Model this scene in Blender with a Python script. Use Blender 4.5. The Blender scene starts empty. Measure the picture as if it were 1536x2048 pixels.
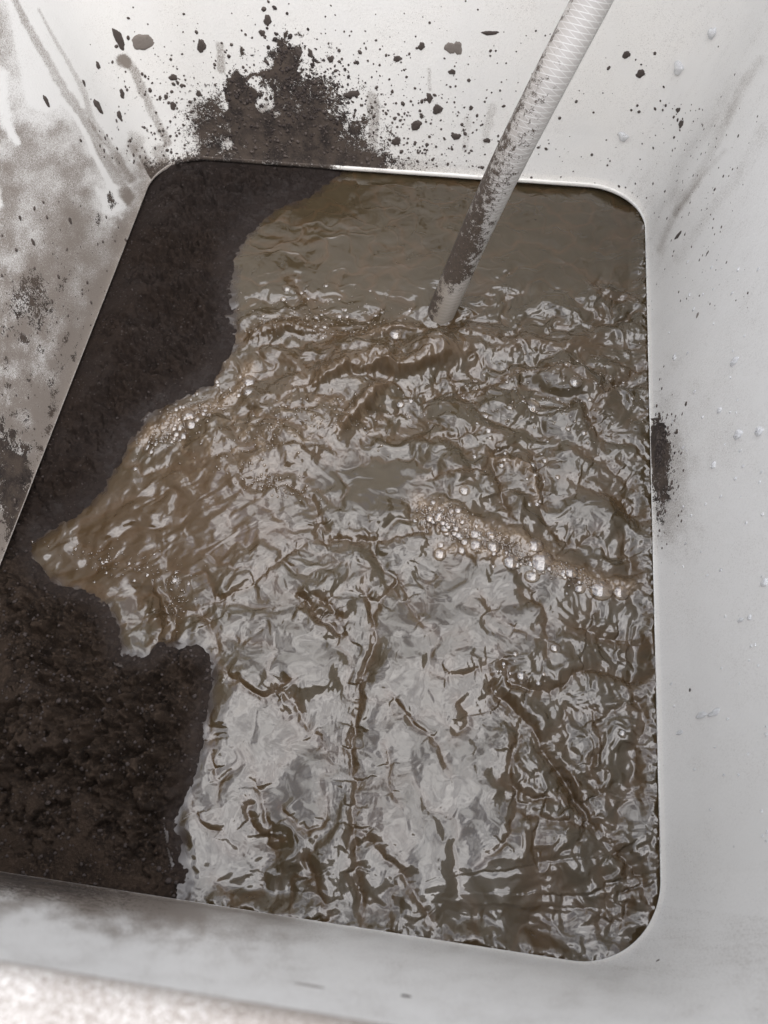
import bpy, bmesh, math, random
import numpy as np
from mathutils import Vector, Matrix
from mathutils.bvhtree import BVHTree

random.seed(7)
rng = np.random.default_rng(7)
S = bpy.context.scene
C = S.collection

# ------------------------------------------------------------------ camera, sky, sun, exposure
FPX, CX, CY, CAMH = 1545.0, 768.0, 1024.0, 0.60
AX = np.array([[0.99048844, 0.10729374, -0.08614356],      # world axes in camera coordinates (x right, y down, z forward)
               [0.13472119, -0.88352711, 0.44858672],
               [0.02797962, 0.45592532, 0.88957813]])
AX[2] *= -1
cam_d = bpy.data.cameras.new("camera")
cam_d.sensor_fit = 'VERTICAL'
cam_d.sensor_height = 36.0
cam_d.lens = 36.0 * FPX / 2048.0
cam_d.clip_start = 0.01
cam_d.clip_end = 400
cam_d.dof.use_dof = True
cam_d.dof.focus_distance = 0.66
cam_d.dof.aperture_fstop = 9.5
cam = bpy.data.objects.new("camera", cam_d)
C.objects.link(cam)
M = Matrix.Identity(4)
for i in range(3):
    M[i][0] = AX[i][0]; M[i][1] = -AX[i][1]; M[i][2] = -AX[i][2]
M[2][3] = CAMH
cam.matrix_world = M
S.camera = cam

SUN_EL, SUN_ROT = math.radians(58), math.radians(40)
world = bpy.data.worlds.new("World")
S.world = world
world.use_nodes = True
wt = world.node_tree
bg = wt.nodes['Background']
sky = wt.nodes.new('ShaderNodeTexSky')
sky.sky_type = 'NISHITA'; sky.sun_disc = False
sky.sun_elevation = SUN_EL; sky.sun_rotation = SUN_ROT
sky.dust_density = 3.0
tcw = wt.nodes.new('ShaderNodeTexCoord')
mpw = wt.nodes.new('ShaderNodeMapping'); mpw.inputs['Scale'].default_value = (1.0, 1.0, 1.6)
nw = wt.nodes.new('ShaderNodeTexNoise'); nw.inputs['Scale'].default_value = 3.6
nw.inputs['Detail'].default_value = 2.5; nw.inputs['Roughness'].default_value = 0.55; nw.inputs['Distortion'].default_value = 0.6
rw = wt.nodes.new('ShaderNodeValToRGB')
rw.color_ramp.elements[0].position = 0.36; rw.color_ramp.elements[0].color = (8.5, 9.0, 10.8, 1)
rw.color_ramp.elements[1].position = 0.66; rw.color_ramp.elements[1].color = (30.0, 30.4, 31.6, 1)
mw = wt.nodes.new('ShaderNodeMix'); mw.data_type = 'RGBA'; mw.inputs[0].default_value = 0.9
wt.links.new(tcw.outputs['Generated'], mpw.inputs['Vector'])
wt.links.new(mpw.outputs['Vector'], nw.inputs['Vector'])
wt.links.new(nw.outputs['Fac'], rw.inputs['Fac'])
wt.links.new(sky.outputs['Color'], mw.inputs[6])
# an overcast sky is about three times brighter overhead than at the horizon
sxw = wt.nodes.new('ShaderNodeSeparateXYZ'); wt.links.new(tcw.outputs['Generated'], sxw.inputs[0])
mrw = wt.nodes.new('ShaderNodeMapRange'); wt.links.new(sxw.outputs['Z'], mrw.inputs['Value'])
mrw.inputs['From Min'].default_value = 0.0; mrw.inputs['From Max'].default_value = 1.0
mrw.inputs['To Min'].default_value = 0.22; mrw.inputs['To Max'].default_value = 1.0
mm_w = wt.nodes.new('ShaderNodeMix'); mm_w.data_type = 'RGBA'; mm_w.blend_type = 'MULTIPLY'; mm_w.inputs[0].default_value = 1.0
wt.links.new(rw.outputs['Color'], mm_w.inputs[6]); wt.links.new(mrw.outputs['Result'], mm_w.inputs[7])
wt.links.new(mm_w.outputs[2], mw.inputs[7])
wt.links.new(mw.outputs[2], bg.inputs['Color'])
bg.inputs['Strength'].default_value = 0.15

sun_d = bpy.data.lights.new("sun", 'SUN')
sun_d.energy = 0.5; sun_d.angle = math.radians(80); sun_d.color = (1.0, 0.93, 0.83)
sun = bpy.data.objects.new("sun", sun_d)
C.objects.link(sun)
sd = Vector((math.sin(SUN_ROT) * math.cos(SUN_EL), math.cos(SUN_ROT) * math.cos(SUN_EL), math.sin(SUN_EL)))
sd = Vector((sd.x, -abs(sd.y) * 0.9, sd.z)).normalized()
sun.rotation_euler = sd.to_track_quat('Z', 'Y').to_euler()
sky.sun_rotation = math.atan2(sd.x, sd.y)
sky.sun_elevation = math.asin(sd.z)
# the cloud cover is brighter round the veiled sun
dpw = wt.nodes.new('ShaderNodeVectorMath'); dpw.operation = 'DOT_PRODUCT'; dpw.inputs[1].default_value = sd
nrw = wt.nodes.new('ShaderNodeVectorMath'); nrw.operation = 'NORMALIZE'
wt.links.new(tcw.outputs['Generated'], nrw.inputs[0]); wt.links.new(nrw.outputs[0], dpw.inputs[0])
gw = wt.nodes.new('ShaderNodeMapRange'); gw.interpolation_type = 'SMOOTHSTEP'
wt.links.new(dpw.outputs['Value'], gw.inputs['Value'])
gw.inputs['From Min'].default_value = 0.45; gw.inputs['From Max'].default_value = 1.0
gw.inputs['To Min'].default_value = 0.0; gw.inputs['To Max'].default_value = 1.0
gm = wt.nodes.new('ShaderNodeMix'); gm.data_type = 'RGBA'; gm.blend_type = 'MULTIPLY'
gm.inputs[7].default_value = (1.68, 1.64, 1.60, 1)
wt.links.new(gw.outputs['Result'], gm.inputs[0]); wt.links.new(mw.outputs[2], gm.inputs[6]); wt.links.new(gm.outputs[2], bg.inputs['Color'])

S.view_settings.view_transform = 'Standard'
S.view_settings.look = 'None'
S.view_settings.gamma = 1
S.view_settings.exposure = 0.19
S.render.engine = 'CYCLES'
S.cycles.use_denoising = True
S.cycles.max_bounces = 10

# ------------------------------------------------------------------ helpers
def ray_of(px, py):
    return AX @ np.array([px - CX, py - CY, FPX])
def un(px, py, z=0.0):
    d = ray_of(px, py)
    return np.array([0, 0, CAMH]) + d * ((z - CAMH) / d[2])
def at(px, py, zd):
    return np.array([0, 0, CAMH]) + ray_of(px, py) * zd / FPX
def proj(P):
    q = (P - np.array([0, 0, CAMH])) @ AX
    q2 = np.where(np.abs(q[..., 2:3]) < 1e-5, 1e-5, q[..., 2:3])
    return np.stack([CX + FPX * q[..., 0] / q2[..., 0], CY + FPX * q[..., 1] / q2[..., 0]], -1), q[..., 2]

_perm = np.random.default_rng(3).permutation(1024).astype(np.int32)
_ang = np.random.default_rng(4).random(1024).astype(np.float32) * 2 * np.pi
_gx, _gy = np.cos(_ang), np.sin(_ang)
def perlin(x, y, seed=0):
    ca, sa = math.cos(0.6 + seed * 0.37), math.sin(0.6 + seed * 0.37)
    x, y = x * ca - y * sa, x * sa + y * ca                # turn the lattice so that no layer shares an axis
    x = x.astype(np.float32) + np.float32(seed * 17.31 + 3000); y = y.astype(np.float32) + np.float32(seed * 7.77 + 3000)
    xi = np.floor(x).astype(np.int32); yi = np.floor(y).astype(np.int32)
    fx = x - xi; fy = y - yi
    def g(ix, iy, dx, dy):
        h = _perm[(_perm[ix & 1023] + iy) & 1023]
        return _gx[h] * dx + _gy[h] * dy
    u = fx * fx * fx * (fx * (fx * 6 - 15) + 10); v = fy * fy * fy * (fy * (fy * 6 - 15) + 10)
    a = g(xi, yi, fx, fy); b = g(xi + 1, yi, fx - 1, fy)
    c = g(xi, yi + 1, fx, fy - 1); d = g(xi + 1, yi + 1, fx - 1, fy - 1)
    return ((a + u * (b - a)) * (1 - v) + (c + u * (d - c)) * v) * 1.5
def fbm(x, y, seed=0, n=4, rough=0.5):
    s = 0; a = 1.0; f = 1.0
    for k in range(n):
        s = s + a * perlin(x * f, y * f, seed + k * 3 + 1); a *= rough; f *= 2.03
    return s
def sstep(a, b, x):
    t = np.clip((x - a) / (b - a), 0, 1)
    return t * t * (3 - 2 * t)
def seg_dist(X, Y, poly, closed=False):
    """distance to a polyline, signed side of the nearest segment and the run along it"""
    best = np.full(X.shape, 1e9, np.float32); side = np.zeros(X.shape, np.float32); run = np.zeros(X.shape, np.float32)
    P = list(poly) + ([poly[0]] if closed else [])
    L = 0.0
    for (x0, y0), (x1, y1) in zip(P[:-1], P[1:]):
        dx, dy = x1 - x0, y1 - y0
        l2 = dx * dx + dy * dy + 1e-9
        t = np.clip(((X - x0) * dx + (Y - y0) * dy) / l2, 0, 1)
        ex = X - (x0 + t * dx); ey = Y - (y0 + t * dy)
        d = np.sqrt(ex * ex + ey * ey)
        m = d < best
        best[m] = d[m]; side[m] = np.sign(dx * ey - dy * ex)[m]; run[m] = (L + t * math.sqrt(l2))[m]
        L += math.sqrt(l2)
    return best, side, run, L
def inside(X, Y, poly):
    c = np.zeros(X.shape, bool)
    n = len(poly)
    for i in range(n):
        x0, y0 = poly[i]; x1, y1 = poly[(i + 1) % n]
        if y0 == y1: continue
        k = ((y0 > Y) != (y1 > Y)) & (X < (x1 - x0) * (Y - y0) / (y1 - y0) + x0)
        c ^= k
    return c
def smooth_poly(p, n=4):
    """Catmull-Rom through the points"""
    p = [np.array(q, float) for q in p]
    q = [2 * p[0] - p[1]] + p + [2 * p[-1] - p[-2]]
    out = []
    for i in range(1, len(q) - 2):
        for k in range(n):
            t = k / n
            out.append(0.5 * ((2 * q[i]) + (-q[i-1] + q[i+1]) * t + (2*q[i-1] - 5*q[i] + 4*q[i+1] - q[i+2]) * t*t + (-q[i-1] + 3*q[i] - 3*q[i+1] + q[i+2]) * t**3))
    out.append(p[-1])
    return out

def mesh_np(name, V, F, smooth=True):
    """V (n,3), F (m,4) or (m,3) numpy arrays"""
    me = bpy.data.meshes.new(name)
    V = np.ascontiguousarray(V, np.float32); F = np.ascontiguousarray(F, np.int32)
    k = F.shape[1]
    me.vertices.add(len(V)); me.vertices.foreach_set('co', V.ravel())
    me.loops.add(F.size); me.loops.foreach_set('vertex_index', F.ravel())
    me.polygons.add(len(F)); me.polygons.foreach_set('loop_start', np.arange(0, F.size, k, dtype=np.int32))
    me.polygons.foreach_set('use_smooth', np.full(len(F), smooth))
    me.update(calc_edges=True)
    me.validate()
    return me
def attr(me, name, a):
    at_ = me.attributes.new(name, 'FLOAT', 'POINT')
    at_.data.foreach_set('value', np.ascontiguousarray(a, np.float32).ravel())
def grid_faces(nu, nv, wrap_u=False):
    iu = np.arange(nu if wrap_u else nu - 1); iv = np.arange(nv - 1)
    A, B = np.meshgrid(iu, iv, indexing='ij')
    A2 = (A + 1) % nu
    return np.stack([A * nv + B, A2 * nv + B, A2 * nv + B + 1, A * nv + B + 1], -1).reshape(-1, 4)
def link(name, me, mat=None, parent=None):
    o = bpy.data.objects.new(name, me); C.objects.link(o)
    if mat is not None and not me.materials: me.materials.append(mat)
    if parent: o.parent = parent
    return o
def tag(o, label=None, cat=None, group=None, kind=None):
    if label: o['label'] = label
    if cat: o['category'] = cat
    if group: o['group'] = group
    if kind: o['kind'] = kind
    return o

class NT:
    """tiny node-tree writer"""
    def __init__(s, name):
        s.m = bpy.data.materials.new(name); s.m.use_nodes = True
        s.t = s.m.node_tree; s.p = s.t.nodes['Principled BSDF']; s.out = s.t.nodes['Material Output']
        s.tc = s.t.nodes.new('ShaderNodeTexCoord')
    def n(s, typ, **kw):
        nd = s.t.nodes.new('ShaderNode' + typ)
        for k, v in kw.items():
            if k in nd.inputs: 
                if isinstance(v, bpy.types.NodeSocket): s.t.links.new(v, nd.inputs[k])
                else: nd.inputs[k].default_value = v
            else: setattr(nd, k, v)
        return nd
    def l(s, a, b): s.t.links.new(a, b)
    def noise(s, scale, detail=3, rough=0.5, dist=0.0, vec=None):
        nd = s.n('TexNoise', Scale=scale, Detail=detail, Roughness=rough, Distortion=dist)
        s.l(vec or s.tc.outputs['Object'], nd.inputs['Vector'])
        return nd.outputs['Fac']
    def math(s, op, a, b=0.0, c=0.0, clamp=False):
        nd = s.t.nodes.new('ShaderNodeMath'); nd.operation = op; nd.use_clamp = clamp
        for i, v in enumerate((a, b, c)):
            if isinstance(v, bpy.types.NodeSocket): s.l(v, nd.inputs[i])
            else: nd.inputs[i].default_value = v
        return nd.outputs[0]
    def ramp(s, fac, *stops):
        nd = s.t.nodes.new('ShaderNodeValToRGB'); e = nd.color_ramp.elements
        while len(e) < len(stops): e.new(0.5)
        for el, (p, c) in zip(e, stops):
            el.position = p; el.color = (c, c, c, 1) if isinstance(c, (int, float)) else (*c, 1)
        s.l(fac, nd.inputs['Fac'])
        return nd.outputs['Color']
    def mix(s, fac, a, b, mode='MIX'):
        nd = s.t.nodes.new('ShaderNodeMix'); nd.data_type = 'RGBA'; nd.blend_type = mode
        for i, v in ((0, fac), (6, a), (7, b)):
            if isinstance(v, bpy.types.NodeSocket): s.l(v, nd.inputs[i])
            elif i == 0: nd.inputs[0].default_value = v
            else: nd.inputs[i].default_value = (*v, 1)
        return nd.outputs[2]
    def at(s, name):
        nd = s.t.nodes.new('ShaderNodeAttribute'); nd.attribute_name = name
        return nd.outputs['Fac']
    def smooth(s, v, a, b):
        nd = s.t.nodes.new('ShaderNodeMapRange'); nd.interpolation_type = 'SMOOTHSTEP'
        s.l(v, nd.inputs['Value']); nd.inputs['From Min'].default_value = a; nd.inputs['From Max'].default_value = b
        return nd.outputs['Result']
    def bump(s, h, dist, strength=1.0, normal=None):
        nd = s.n('Bump', Strength=strength, Distance=dist)
        s.l(h, nd.inputs['Height'])
        if normal: s.l(normal, nd.inputs['Normal'])
        s.l(nd.outputs['Normal'], s.p.inputs['Normal'])
        return nd.outputs['Normal']
    def set(s, **kw):
        for k, v in kw.items():
            k = k.replace('_', ' ')
            if isinstance(v, bpy.types.NodeSocket): s.l(v, s.p.inputs[k])
            else: s.p.inputs[k].default_value = v

# ------------------------------------------------------------------ materials
def mat_wall():
    T = NT('white_plastic')
    dirt, film, cream, wet = T.at('dirt'), T.at('film'), T.at('cream'), T.at('spray')
    n1 = T.noise(900, 2, 0.6); n2 = T.noise(330, 3, 0.6); n3 = T.noise(110, 4, 0.6); n0 = T.noise(2200, 1)
    base = T.mix(T.noise(6, 4), (0.565, 0.56, 0.54), (0.63, 0.625, 0.605))
    base = T.mix(cream, base, (0.70, 0.68, 0.635))
    # grey-brown dried film, denser where the grain of the plastic holds it
    g = T.math('ADD', T.math('MULTIPLY', n1, 0.55), T.math('MULTIPLY', n0, 0.45))
    fl = T.math('ADD', film, T.math('MULTIPLY', T.math('SUBTRACT', g, 0.5), 2.6))
    fl = T.smooth(fl, 0.12, 1.15)
    fl = T.math('MULTIPLY', fl, T.smooth(film, 0.0, 0.12))
    base = T.mix(T.math('MULTIPLY', fl, 0.93), base, (0.155, 0.128, 0.106))
    # speckles: threshold of noises by density
    sp = T.math('ADD', T.math('MULTIPLY', n1, 0.42), T.math('ADD', T.math('MULTIPLY', n2, 0.34), T.math('MULTIPLY', n3, 0.24)))
    thr = T.math('SUBTRACT', 0.80, T.math('MULTIPLY', dirt, 0.50))
    dm = T.smooth(T.math('SUBTRACT', sp, thr), 0.0, 0.03)
    n4 = T.noise(500, 3)
    dcol = T.mix(T.smooth(T.noise(55, 4, 0.65), 0.35, 0.65), (0.014, 0.010, 0.009), (0.060, 0.045, 0.035))
    dcol = T.mix(T.smooth(T.math('ADD', T.math('MULTIPLY', n0, 0.6), T.math('MULTIPLY', n4, 0.4)), 0.50, 0.68), dcol, (0.080, 0.062, 0.048))
    col = T.mix(dm, base, dcol)
    # fine faint dust everywhere
    sp2 = T.math('MULTIPLY', T.smooth(n0, 0.70, 0.78), 0.35)
    col = T.mix(sp2, col, (0.25, 0.23, 0.21))
    T.set(Base_Color=col, Roughness=T.math('ADD', 0.42, T.math('MULTIPLY', dm, 0.35)))
    T.p.inputs['Specular IOR Level'].default_value = 0.35
    h = T.math('ADD', T.math('MULTIPLY', T.noise(430, 4, 0.6), 0.75), T.math('MULTIPLY', dm, 1.6))
    T.bump(h, 0.0006, 0.55)
    return T.m

def mat_mud():
    T = NT('liquid_mud')
    foam, warm = T.at('foam'), T.at('warm')
    n = T.noise(25, 4, 0.6, 1.0); n2 = T.noise(140, 3, 0.6, 1.5)
    b = T.mix(n, (0.030, 0.0215, 0.0115), (0.048, 0.036, 0.020))
    w = T.mix(n2, (0.042, 0.0235, 0.011), (0.074, 0.047, 0.025))
    b = T.mix(T.math('MULTIPLY', warm, 0.85), b, w)
    f = T.mix(T.noise(600, 2), (0.11, 0.076, 0.046), (0.27, 0.21, 0.15))
    b = T.mix(foam, b, f)
    b = T.mix(T.math('MULTIPLY', T.at('silt'), 0.9), b, (0.020, 0.0135, 0.0105))
    T.set(Base_Color=b, Roughness=T.math('ADD', 0.035, T.math('ADD', T.math('MULTIPLY', foam, 0.10), T.math('MULTIPLY', T.at('silt'), 0.35))), IOR=1.5)
    T.p.inputs['Specular IOR Level'].default_value = 0.64
    T.bump(T.noise(300, 1, 0.5, 0.6), 0.00008, 0.25)
    return T.m

def mat_soil():
    T = NT('dark_wet_soil')
    wet = T.at('wet')
    v = T.noise(1500, 2, 0.7); n = T.noise(60, 5, 0.65); f = T.noise(420, 3, 0.65)
    b = T.mix(T.smooth(n, 0.3, 0.7), (0.010, 0.0072, 0.0055), (0.031, 0.0215, 0.0155))
    b = T.mix(T.smooth(f, 0.45, 0.75), b, (0.046, 0.032, 0.023))
    b = T.mix(T.math('MULTIPLY', T.smooth(v, 0.72, 0.77), 0.5), b, (0.11, 0.08, 0.062))
    b = T.mix(T.math('MULTIPLY', wet, 0.7), b, (0.0135, 0.0092, 0.0078))
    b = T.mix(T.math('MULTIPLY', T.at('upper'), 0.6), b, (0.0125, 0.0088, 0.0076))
    T.set(Base_Color=b, Roughness=T.math('SUBTRACT', 0.85, T.math('MULTIPLY', T.math('MULTIPLY', wet, T.smooth(T.noise(90, 4), 0.48, 0.62)), 0.5)))
    T.l(T.math('ADD', 0.08, T.math('MULTIPLY', wet, 0.10)), T.p.inputs['Specular IOR Level'])
    h = T.math('ADD', T.math('MULTIPLY', f, 1.0), T.math('MULTIPLY', v, 0.5))
    T.bump(h, 0.0015, 0.9)
    return T.m

def mat_crumb(name, a, b_, rough=0.8):
    T = NT(name)
    T.set(Base_Color=T.mix(T.noise(700, 3), a, b_), Roughness=rough)
    T.bump(T.noise(1600, 2), 0.0005, 0.8)
    return T.m

def mat_bubble(tint=(0.80, 0.72, 0.62), milk=0.30):
    T = NT('bubble_film')
    nt = T.t
    fr = T.n('Fresnel', IOR=1.45)
    gl = T.n('BsdfGlossy', Color=(1, 1, 1, 1), Roughness=0.03)
    tr = T.n('BsdfTransparent', Color=(*tint, 1))
    df = T.n('BsdfDiffuse', Color=(0.17, 0.125, 0.083, 1))
    lw = T.n('LayerWeight', Blend=0.45)
    m1 = nt.nodes.new('ShaderNodeMixShader'); m2 = nt.nodes.new('ShaderNodeMixShader')
    T.l(T.math('ADD', T.math('MULTIPLY', T.smooth(lw.outputs['Facing'], 0.3, 0.85), 0.62), milk * 0.35), m1.inputs[0])
    T.l(tr.outputs[0], m1.inputs[1]); T.l(df.outputs[0], m1.inputs[2])
    T.l(T.math('ADD', T.math('MULTIPLY', fr.outputs[0], 0.22), 0.10, clamp=True), m2.inputs[0])
    T.l(m1.outputs[0], m2.inputs[1]); T.l(gl.outputs[0], m2.inputs[2])
    T.l(m2.outputs[0], T.out.inputs['Surface'])
    return T.m

def mat_drop():
    T = NT('water_drop')
    T.set(Base_Color=(0.97, 0.98, 1.0, 1), Roughness=0.02, IOR=1.33)
    T.p.inputs['Transmission Weight'].default_value = 0.75
    return T.m

def mat_hose():
    T = NT('braided_clear_hose')
    u, s, mud = T.at('turn'), T.at('run'), T.at('mud')       # turn 0..1 round the hose, run in metres along it
    def fam(sign, pitch_n, lines):
        ph = T.math('ADD', T.math('MULTIPLY', u, sign * lines), T.math('MULTIPLY', s, pitch_n))
        fr = T.math('FRACT', ph)
        d = T.math('ABSOLUTE', T.math('SUBTRACT', fr, 0.5))
        return T.smooth(d, 0.40, 0.49)
    a = fam(1.0, 240.0, 5.0); b = fam(-1.0, 240.0, 5.0)
    th = T.math('MAXIMUM', T.math('MULTIPLY', a, 0.50), T.math('MULTIPLY', b, 0.85))
    n = T.noise(60, 3)
    clear = T.mix(n, (0.285, 0.272, 0.255), (0.35, 0.335, 0.315))
    col = T.mix(th, clear, (0.52, 0.51, 0.49))
    gr = T.math('ADD', T.noise(150, 5, 0.75), T.math('MULTIPLY', T.noise(1300, 2), 0.35))
    mm = T.smooth(T.math('ADD', mud, T.math('MULTIPLY', T.math('SUBTRACT', gr, 0.67), 3.6)), 0.35, 0.62)
    mm = T.math('MULTIPLY', mm, T.smooth(mud, 0.0, 0.1))
    mud_c = T.mix(T.noise(500, 3), (0.022, 0.017, 0.014), (0.09, 0.066, 0.048))
    film = T.at('film')
    col = T.mix(T.math('MULTIPLY', film, 0.8), col, (0.20, 0.165, 0.125))
    col = T.mix(mm, col, mud_c)
    T.set(Base_Color=col, Roughness=T.math('ADD', 0.48, T.math('MULTIPLY', mm, 0.2)))
    T.p.inputs['Subsurface Weight'].default_value = 0.0
    T.p.inputs['Coat Weight'].default_value = 0.0
    T.p.inputs['Coat Roughness'].default_value = 0.15
    T.bump(T.math('ADD', T.math('MULTIPLY', th, 0.3), T.math('MULTIPLY', mm, 1.5)), 0.0005, 0.5)
    return T.m

def mat_plain(name, c1, c2, scale, rough=0.8):
    T = NT(name)
    T.set(Base_Color=T.mix(T.noise(scale, 5, 0.6), c1, c2), Roughness=rough)
    T.bump(T.noise(scale * 12, 3), 0.002, 0.5)
    return T.m

M_wall, M_mud, M_soil, M_hose, M_drop = mat_wall(), mat_mud(), mat_soil(), mat_hose(), mat_drop()
M_bub = mat_bubble()
M_crumb = mat_crumb('soil_crumb', (0.012, 0.0085, 0.0075), (0.040, 0.027, 0.022))
M_spat = mat_crumb('dried_mud_spatter', (0.028, 0.021, 0.018), (0.085, 0.064, 0.052), 0.7)
M_spat2 = mat_crumb('pale_mud_spatter', (0.12, 0.10, 0.085), (0.22, 0.19, 0.165), 0.7)

# ------------------------------------------------------------------ the white container
XL, XR, YN, YB, ZR = -0.3786, 0.1722, -0.0165, 0.7345, 0.36     # lip rectangle and rim height
def lip_ring(n=1600):
    """points and outward normals of the rounded rectangle of the lip, counter-clockwise"""
    rad = {(1, 0): 0.060, (1, 1): 0.062, (0, 1): 0.056, (0, 0): 0.055}
    pts, nor = [], []
    corners = [((XR, YN), -90, rad[(1, 0)], (-1, 1)), ((XR, YB), 0, rad[(1, 1)], (-1, -1)), ((XL, YB), 90, rad[(0, 1)], (1, -1)), ((XL, YN), 180, rad[(0, 0)], (1, 1))]
    raw = []
    for (x, y), a0, r, (sx, sy) in corners:
        cx, cy = x + sx * r, y + sy * r
        for k in range(33):
            a = math.radians(a0 + 90 * k / 32)
            raw.append((cx + r * math.cos(a), cy + r * math.sin(a), math.cos(a), math.sin(a)))
    raw.append(raw[0])
    raw = np.array(raw)
    # equal weight to run and to turn of normal, so that flared corners stay fine
    d = np.hypot(np.diff(raw[:, 0]), np.diff(raw[:, 1])) + 0.03 * np.hypot(np.diff(raw[:, 2]), np.diff(raw[:, 3]))
    L = np.concatenate([[0], np.cumsum(d)])
    t = np.linspace(0, L[-1], n, endpoint=False)
    out = np.stack([np.interp(t, L, raw[:, k]) for k in range(4)], 1)
    nl = np.hypot(out[:, 2], out[:, 3]); out[:, 2] /= nl; out[:, 3] /= nl
    return out
ring = lip_ring()
def flare(nx, ny):
    near = np.clip(-ny, 0, 1)
    return np.tan(np.radians(7.5)) * (1 - near) + np.tan(np.radians(1.7)) * near
def wall_pt(r, z):
    """r: ring rows (n,4); z: height above the lip"""
    o = flare(r[:, 2], r[:, 3]) * z
    o = o + 0.0015 * (1 - np.exp(-z / 0.008))
    wob = 0.0012 * np.sin(r[:, 0] * 14 + z * 6) + 0.0010 * np.sin(r[:, 1] * 11 - z * 9)
    o = o + wob * min(1, z / 0.05)
    return np.stack([r[:, 0] + r[:, 2] * o, r[:, 1] + r[:, 3] * o, np.full(len(r), z)], 1)

zs = np.concatenate([[0.0], np.linspace(0.0012, 0.24, 175), np.linspace(0.243, ZR - 0.006, 30)])
rows = [wall_pt(ring, z) for z in zs]
def back_rise(ry): return 0.13 * sstep(0.0, 0.55, (ry - YN) / (YB - YN))
W = np.stack(rows, 1)                                    # (n, nz, 3)
hi = W[..., 2] > 0.24
kz = (W[..., 2] - 0.24) * back_rise(ring[:, 1])[:, None] / (ZR - 0.006 - 0.24)
W[..., 0] += np.where(hi, ring[:, 2:3] * flare(ring[:, 2], ring[:, 3])[:, None] * kz, 0); W[..., 1] += np.where(hi, ring[:, 3:4] * flare(ring[:, 2], ring[:, 3])[:, None] * kz, 0)
W[..., 2] += np.where(hi, kz, 0)
nU, nZ = W.shape[:2]
wall_V = W.reshape(-1, 3)
pp, dep = proj(wall_V)
PX, PY = pp[:, 0], pp[:, 1]
nrx = np.repeat(ring[:, 2], nZ); nry = np.repeat(ring[:, 3], nZ); zz = np.tile(zs, nU)
isback = (nry > 0.5); isleft = (nrx < -0.6); isright = (nrx > 0.6); isnear = (nry < -0.6)
infront = dep > 0.02
# run along the wall, for noise
ringL = np.concatenate([[0], np.cumsum(np.hypot(*(np.diff(ring[:, :2], axis=0).T)))])
RU = np.repeat(ringL, nZ)

def blob(x, y, rx, ry, ang=0.0, soft=0.5, wob=0.25, seed=1):
    """soft elliptical patch with an uneven outline, 1 inside"""
    a = math.radians(ang)
    dx, dy = PX - x, PY - y
    m = (np.abs(dx) < 3 * max(rx, ry)) & (np.abs(dy) < 3 * max(rx, ry)) & infront
    out = np.zeros(len(PX), np.float32)
    ux = (dx[m] * math.cos(a) + dy[m] * math.sin(a)) / rx; uy = (-dx[m] * math.sin(a) + dy[m] * math.cos(a)) / ry
    r = np.hypot(ux, uy) * (1 + wob * fbm(PX[m] / (0.6 * min(rx, ry) + 4), PY[m] / (0.6 * min(rx, ry) + 4), seed, 3))
    out[m] = 1 - sstep(1 - soft, 1 + soft, r)
    return out
def streak(poly, w0, w1, soft=0.5, seed=1):
    P = smooth_poly(poly)
    xs = [p[0] for p in P]; ys = [p[1] for p in P]; w = max(w0, w1) * 2 + 8
    m = (PX > min(xs) - w) & (PX < max(xs) + w) & (PY > min(ys) - w) & (PY < max(ys) + w) & infront
    out = np.zeros(len(PX), np.float32)
    if not m.any(): return out
    d, s, run, L = seg_dist(PX[m], PY[m], P)
    ww = (w0 + (w1 - w0) * run / L) * (1 + 0.3 * fbm(PX[m] / 18, PY[m] / 18, seed, 2))
    out[m] = 1 - sstep(1 - soft, 1 + soft, d / np.maximum(ww, 0.5))
    return out

dirt = np.zeros(len(PX), np.float32); film = np.zeros(len(PX), np.float32)
big = fbm(PX / 120, PY / 120, 5, 4)
mid = fbm(PX / 40, PY / 40, 9, 3)
# back wall: fine speckle growing towards the lip and towards the crusted patch
edge_y = np.interp(PX, [300, 430, 700, 1000, 1150, 1290], [340, 315, 325, 345, 362, 430])
down = edge_y - PY
bk = isback | (isleft & (PY < 420))
near_p = np.exp(-(((PX - 600) / 330) ** 2)) 
dirt += np.where((nry > 0.2) & infront, (0.36 * near_p + 0.10) * (0.35 + 0.65 * sstep(330, 40, down)) * sstep(1350, 1000, PX), 0)
dirt += np.where((nry > 0.2), 0.30 * sstep(34, 0, down) * sstep(1020, 700, PX), 0)
film += np.where((nry > 0.2), 0.50 * sstep(30, 0, down + 8 * mid) * sstep(1300, 600, PX), 0)
film += np.where((nry > 0.2), 0.10 * sstep(120, 0, down) * sstep(1250, 600, PX), 0)
dirt += 0.40 * blob(568, 268, 84, 48, 0, 0.5, 0.6, 3)
dirt += 0.52 * blob(484, 215, 30, 70, -8, 0.35, 0.45, 4)
dirt += 0.50 * blob(566, 115, 26, 45, 8, 0.7, 0.7, 6)
dirt += 0.36 * blob(615, 190, 80, 55, 30, 0.8, 0.7, 8)
dirt += 0.35 * blob(420, 245, 40, 50, 0, 0.8, 0.5, 11)
dirt += 0.30 * blob(660, 290, 120, 50, 5, 0.5, 0.4, 12)
film += 0.85 * blob(545, 270, 100, 55, 0, 0.4, 0.4, 13)
film += 0.75 * blob(635, 302, 88, 28, 2, 0.5, 0.4, 14)
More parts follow.
